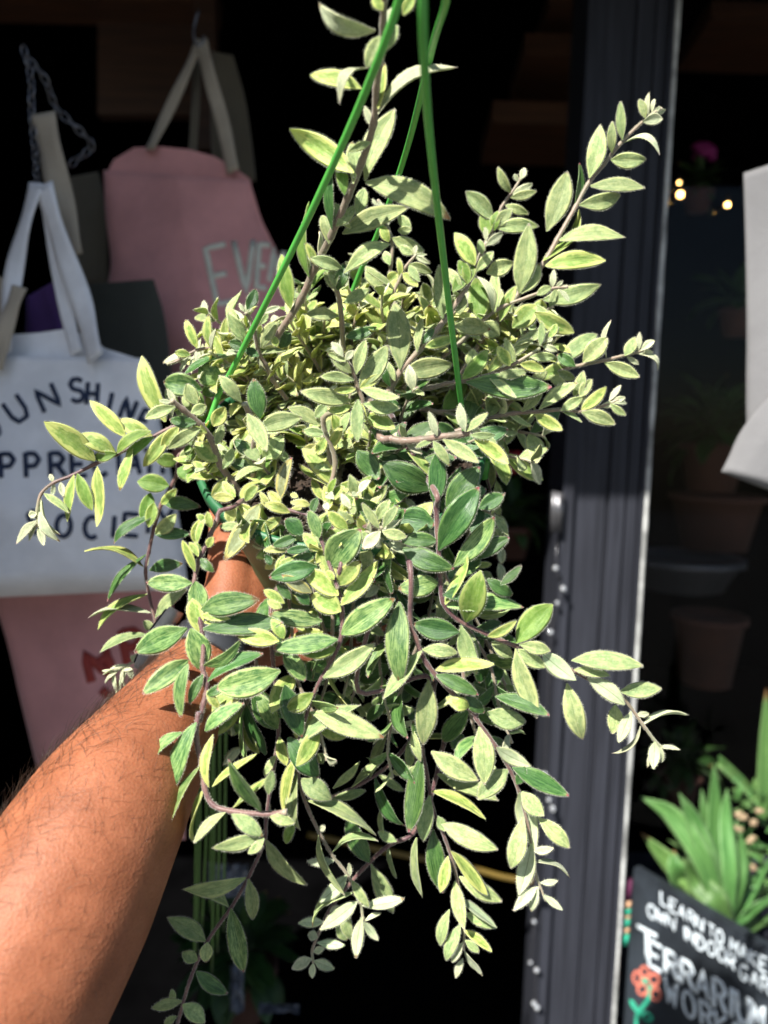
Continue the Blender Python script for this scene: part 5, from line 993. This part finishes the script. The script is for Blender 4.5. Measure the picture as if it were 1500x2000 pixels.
# pale glinting packets low in the doorway
SILV = plain('crumpled clear film', (.07, .08, .10), .3, .3, 30)
for (x, y, sx, sy, a, lb) in [(445, 1720, .06, .05, .3, 'crumpled pale plastic wrap behind the green stalks'), (545, 1970, .06, .012, .4, 'thin pale plastic strip at the bottom edge of the doorway'), (462, 1930, .02, .07, 0, 'upright pale plastic label low behind the stalks')]:
    g = MB(); n_ = 9; V = []; c = P(x, y, 1.15)
    for j in range(n_):
        for i in range(n_): V.append(c + RIGHT * (i / 8 - .5) * sx + UP * (j / 8 - .5) * sy + FWD * rng.uniform(-.006, .006))
    V += [p_ + FWD * .002 for p_ in V]; F = []; n2_ = n_ * n_
    for j in range(8):
        for i in range(8): F.append((j * 9 + i, j * 9 + i + 1, j * 9 + i + 10, j * 9 + i + 9)); F.append((n2_ + j * 9 + i, n2_ + j * 9 + i + 9, n2_ + j * 9 + i + 10, n2_ + j * 9 + i + 1))
    g.add(V, F, SILV); tag(g.build('plastic_wrap', smooth=False), lb, 'plastic wrap')
# bead strings beside the post
BEAD = N('clear bead'); BEAD.b.inputs['Base Color'].default_value = (.85, .88, .92, 1); BEAD.b.inputs['Roughness'].default_value = .06; BEAD.b.inputs['Metallic'].default_value = .7; BEAD = BEAD.m
def beads(pts, lab):
    g0 = empty('bead_string', lab, 'bead string', 'strings of clear beads'); c = [xyat(x, y, 1.47) for x, y in pts]; g0.location = c[0]; bpy.context.view_layer.update()
    g = MB(); tube(g, [c[0] + Vector((0, 0, .05))] + c, .0006, CHAIN, 5); under(g.build('cord'), g0)
    for p_ in c: g = MB(); sphere(g, p_, rng.uniform(.0035, .006), BEAD, 14, 10); under(g.build('bead'), g0)
beads([(1085, 1110), (1100, 1150), (1088, 1178), (1075, 1235), (1064, 1512), (1072, 1562), (1079, 1578), (1080, 1582)], 'string of clear beads glinting on the upper half of the sunlit post')
beads([(1046, 1755), (1043, 1800), (1036, 1880), (1048, 1895), (1043, 1960), (1049, 1968)], 'string of clear beads glinting on the foot of the post')
# shop bulbs
k = N('warm bulb'); k.b.inputs['Emission Color'].default_value = (1, .55, .16, 1); k.b.inputs['Emission Strength'].default_value = 9; k.b.inputs['Base Color'].default_value = (.8, .6, .3, 1)
for x, y, r_, lb in [(1329, 380, .0068, 'bright warm bulb beside the dark post'), (1421, 400, .0052, 'small warm bulb near the pale grey cloth'), (1327, 357, .0034, 'faint warm bulb just above the bright one')]:
    o = empty('light_bulb', lb, 'light bulb', 'lit bulbs behind the window'); o.location = P(x, y, 1.8); bpy.context.view_layer.update()
    g = MB(); sphere(g, P(x, y, 1.8), r_, k.m, 14, 10); under(g.build('globe'), o); g = MB(); tube(g, [P(x, y, 1.8) + Vector((0, 0, r_)), P(x, y, 1.8) + Vector((0, 0, r_ + .02))], r_ * .5, BLK, 8); under(g.build('socket'), o)
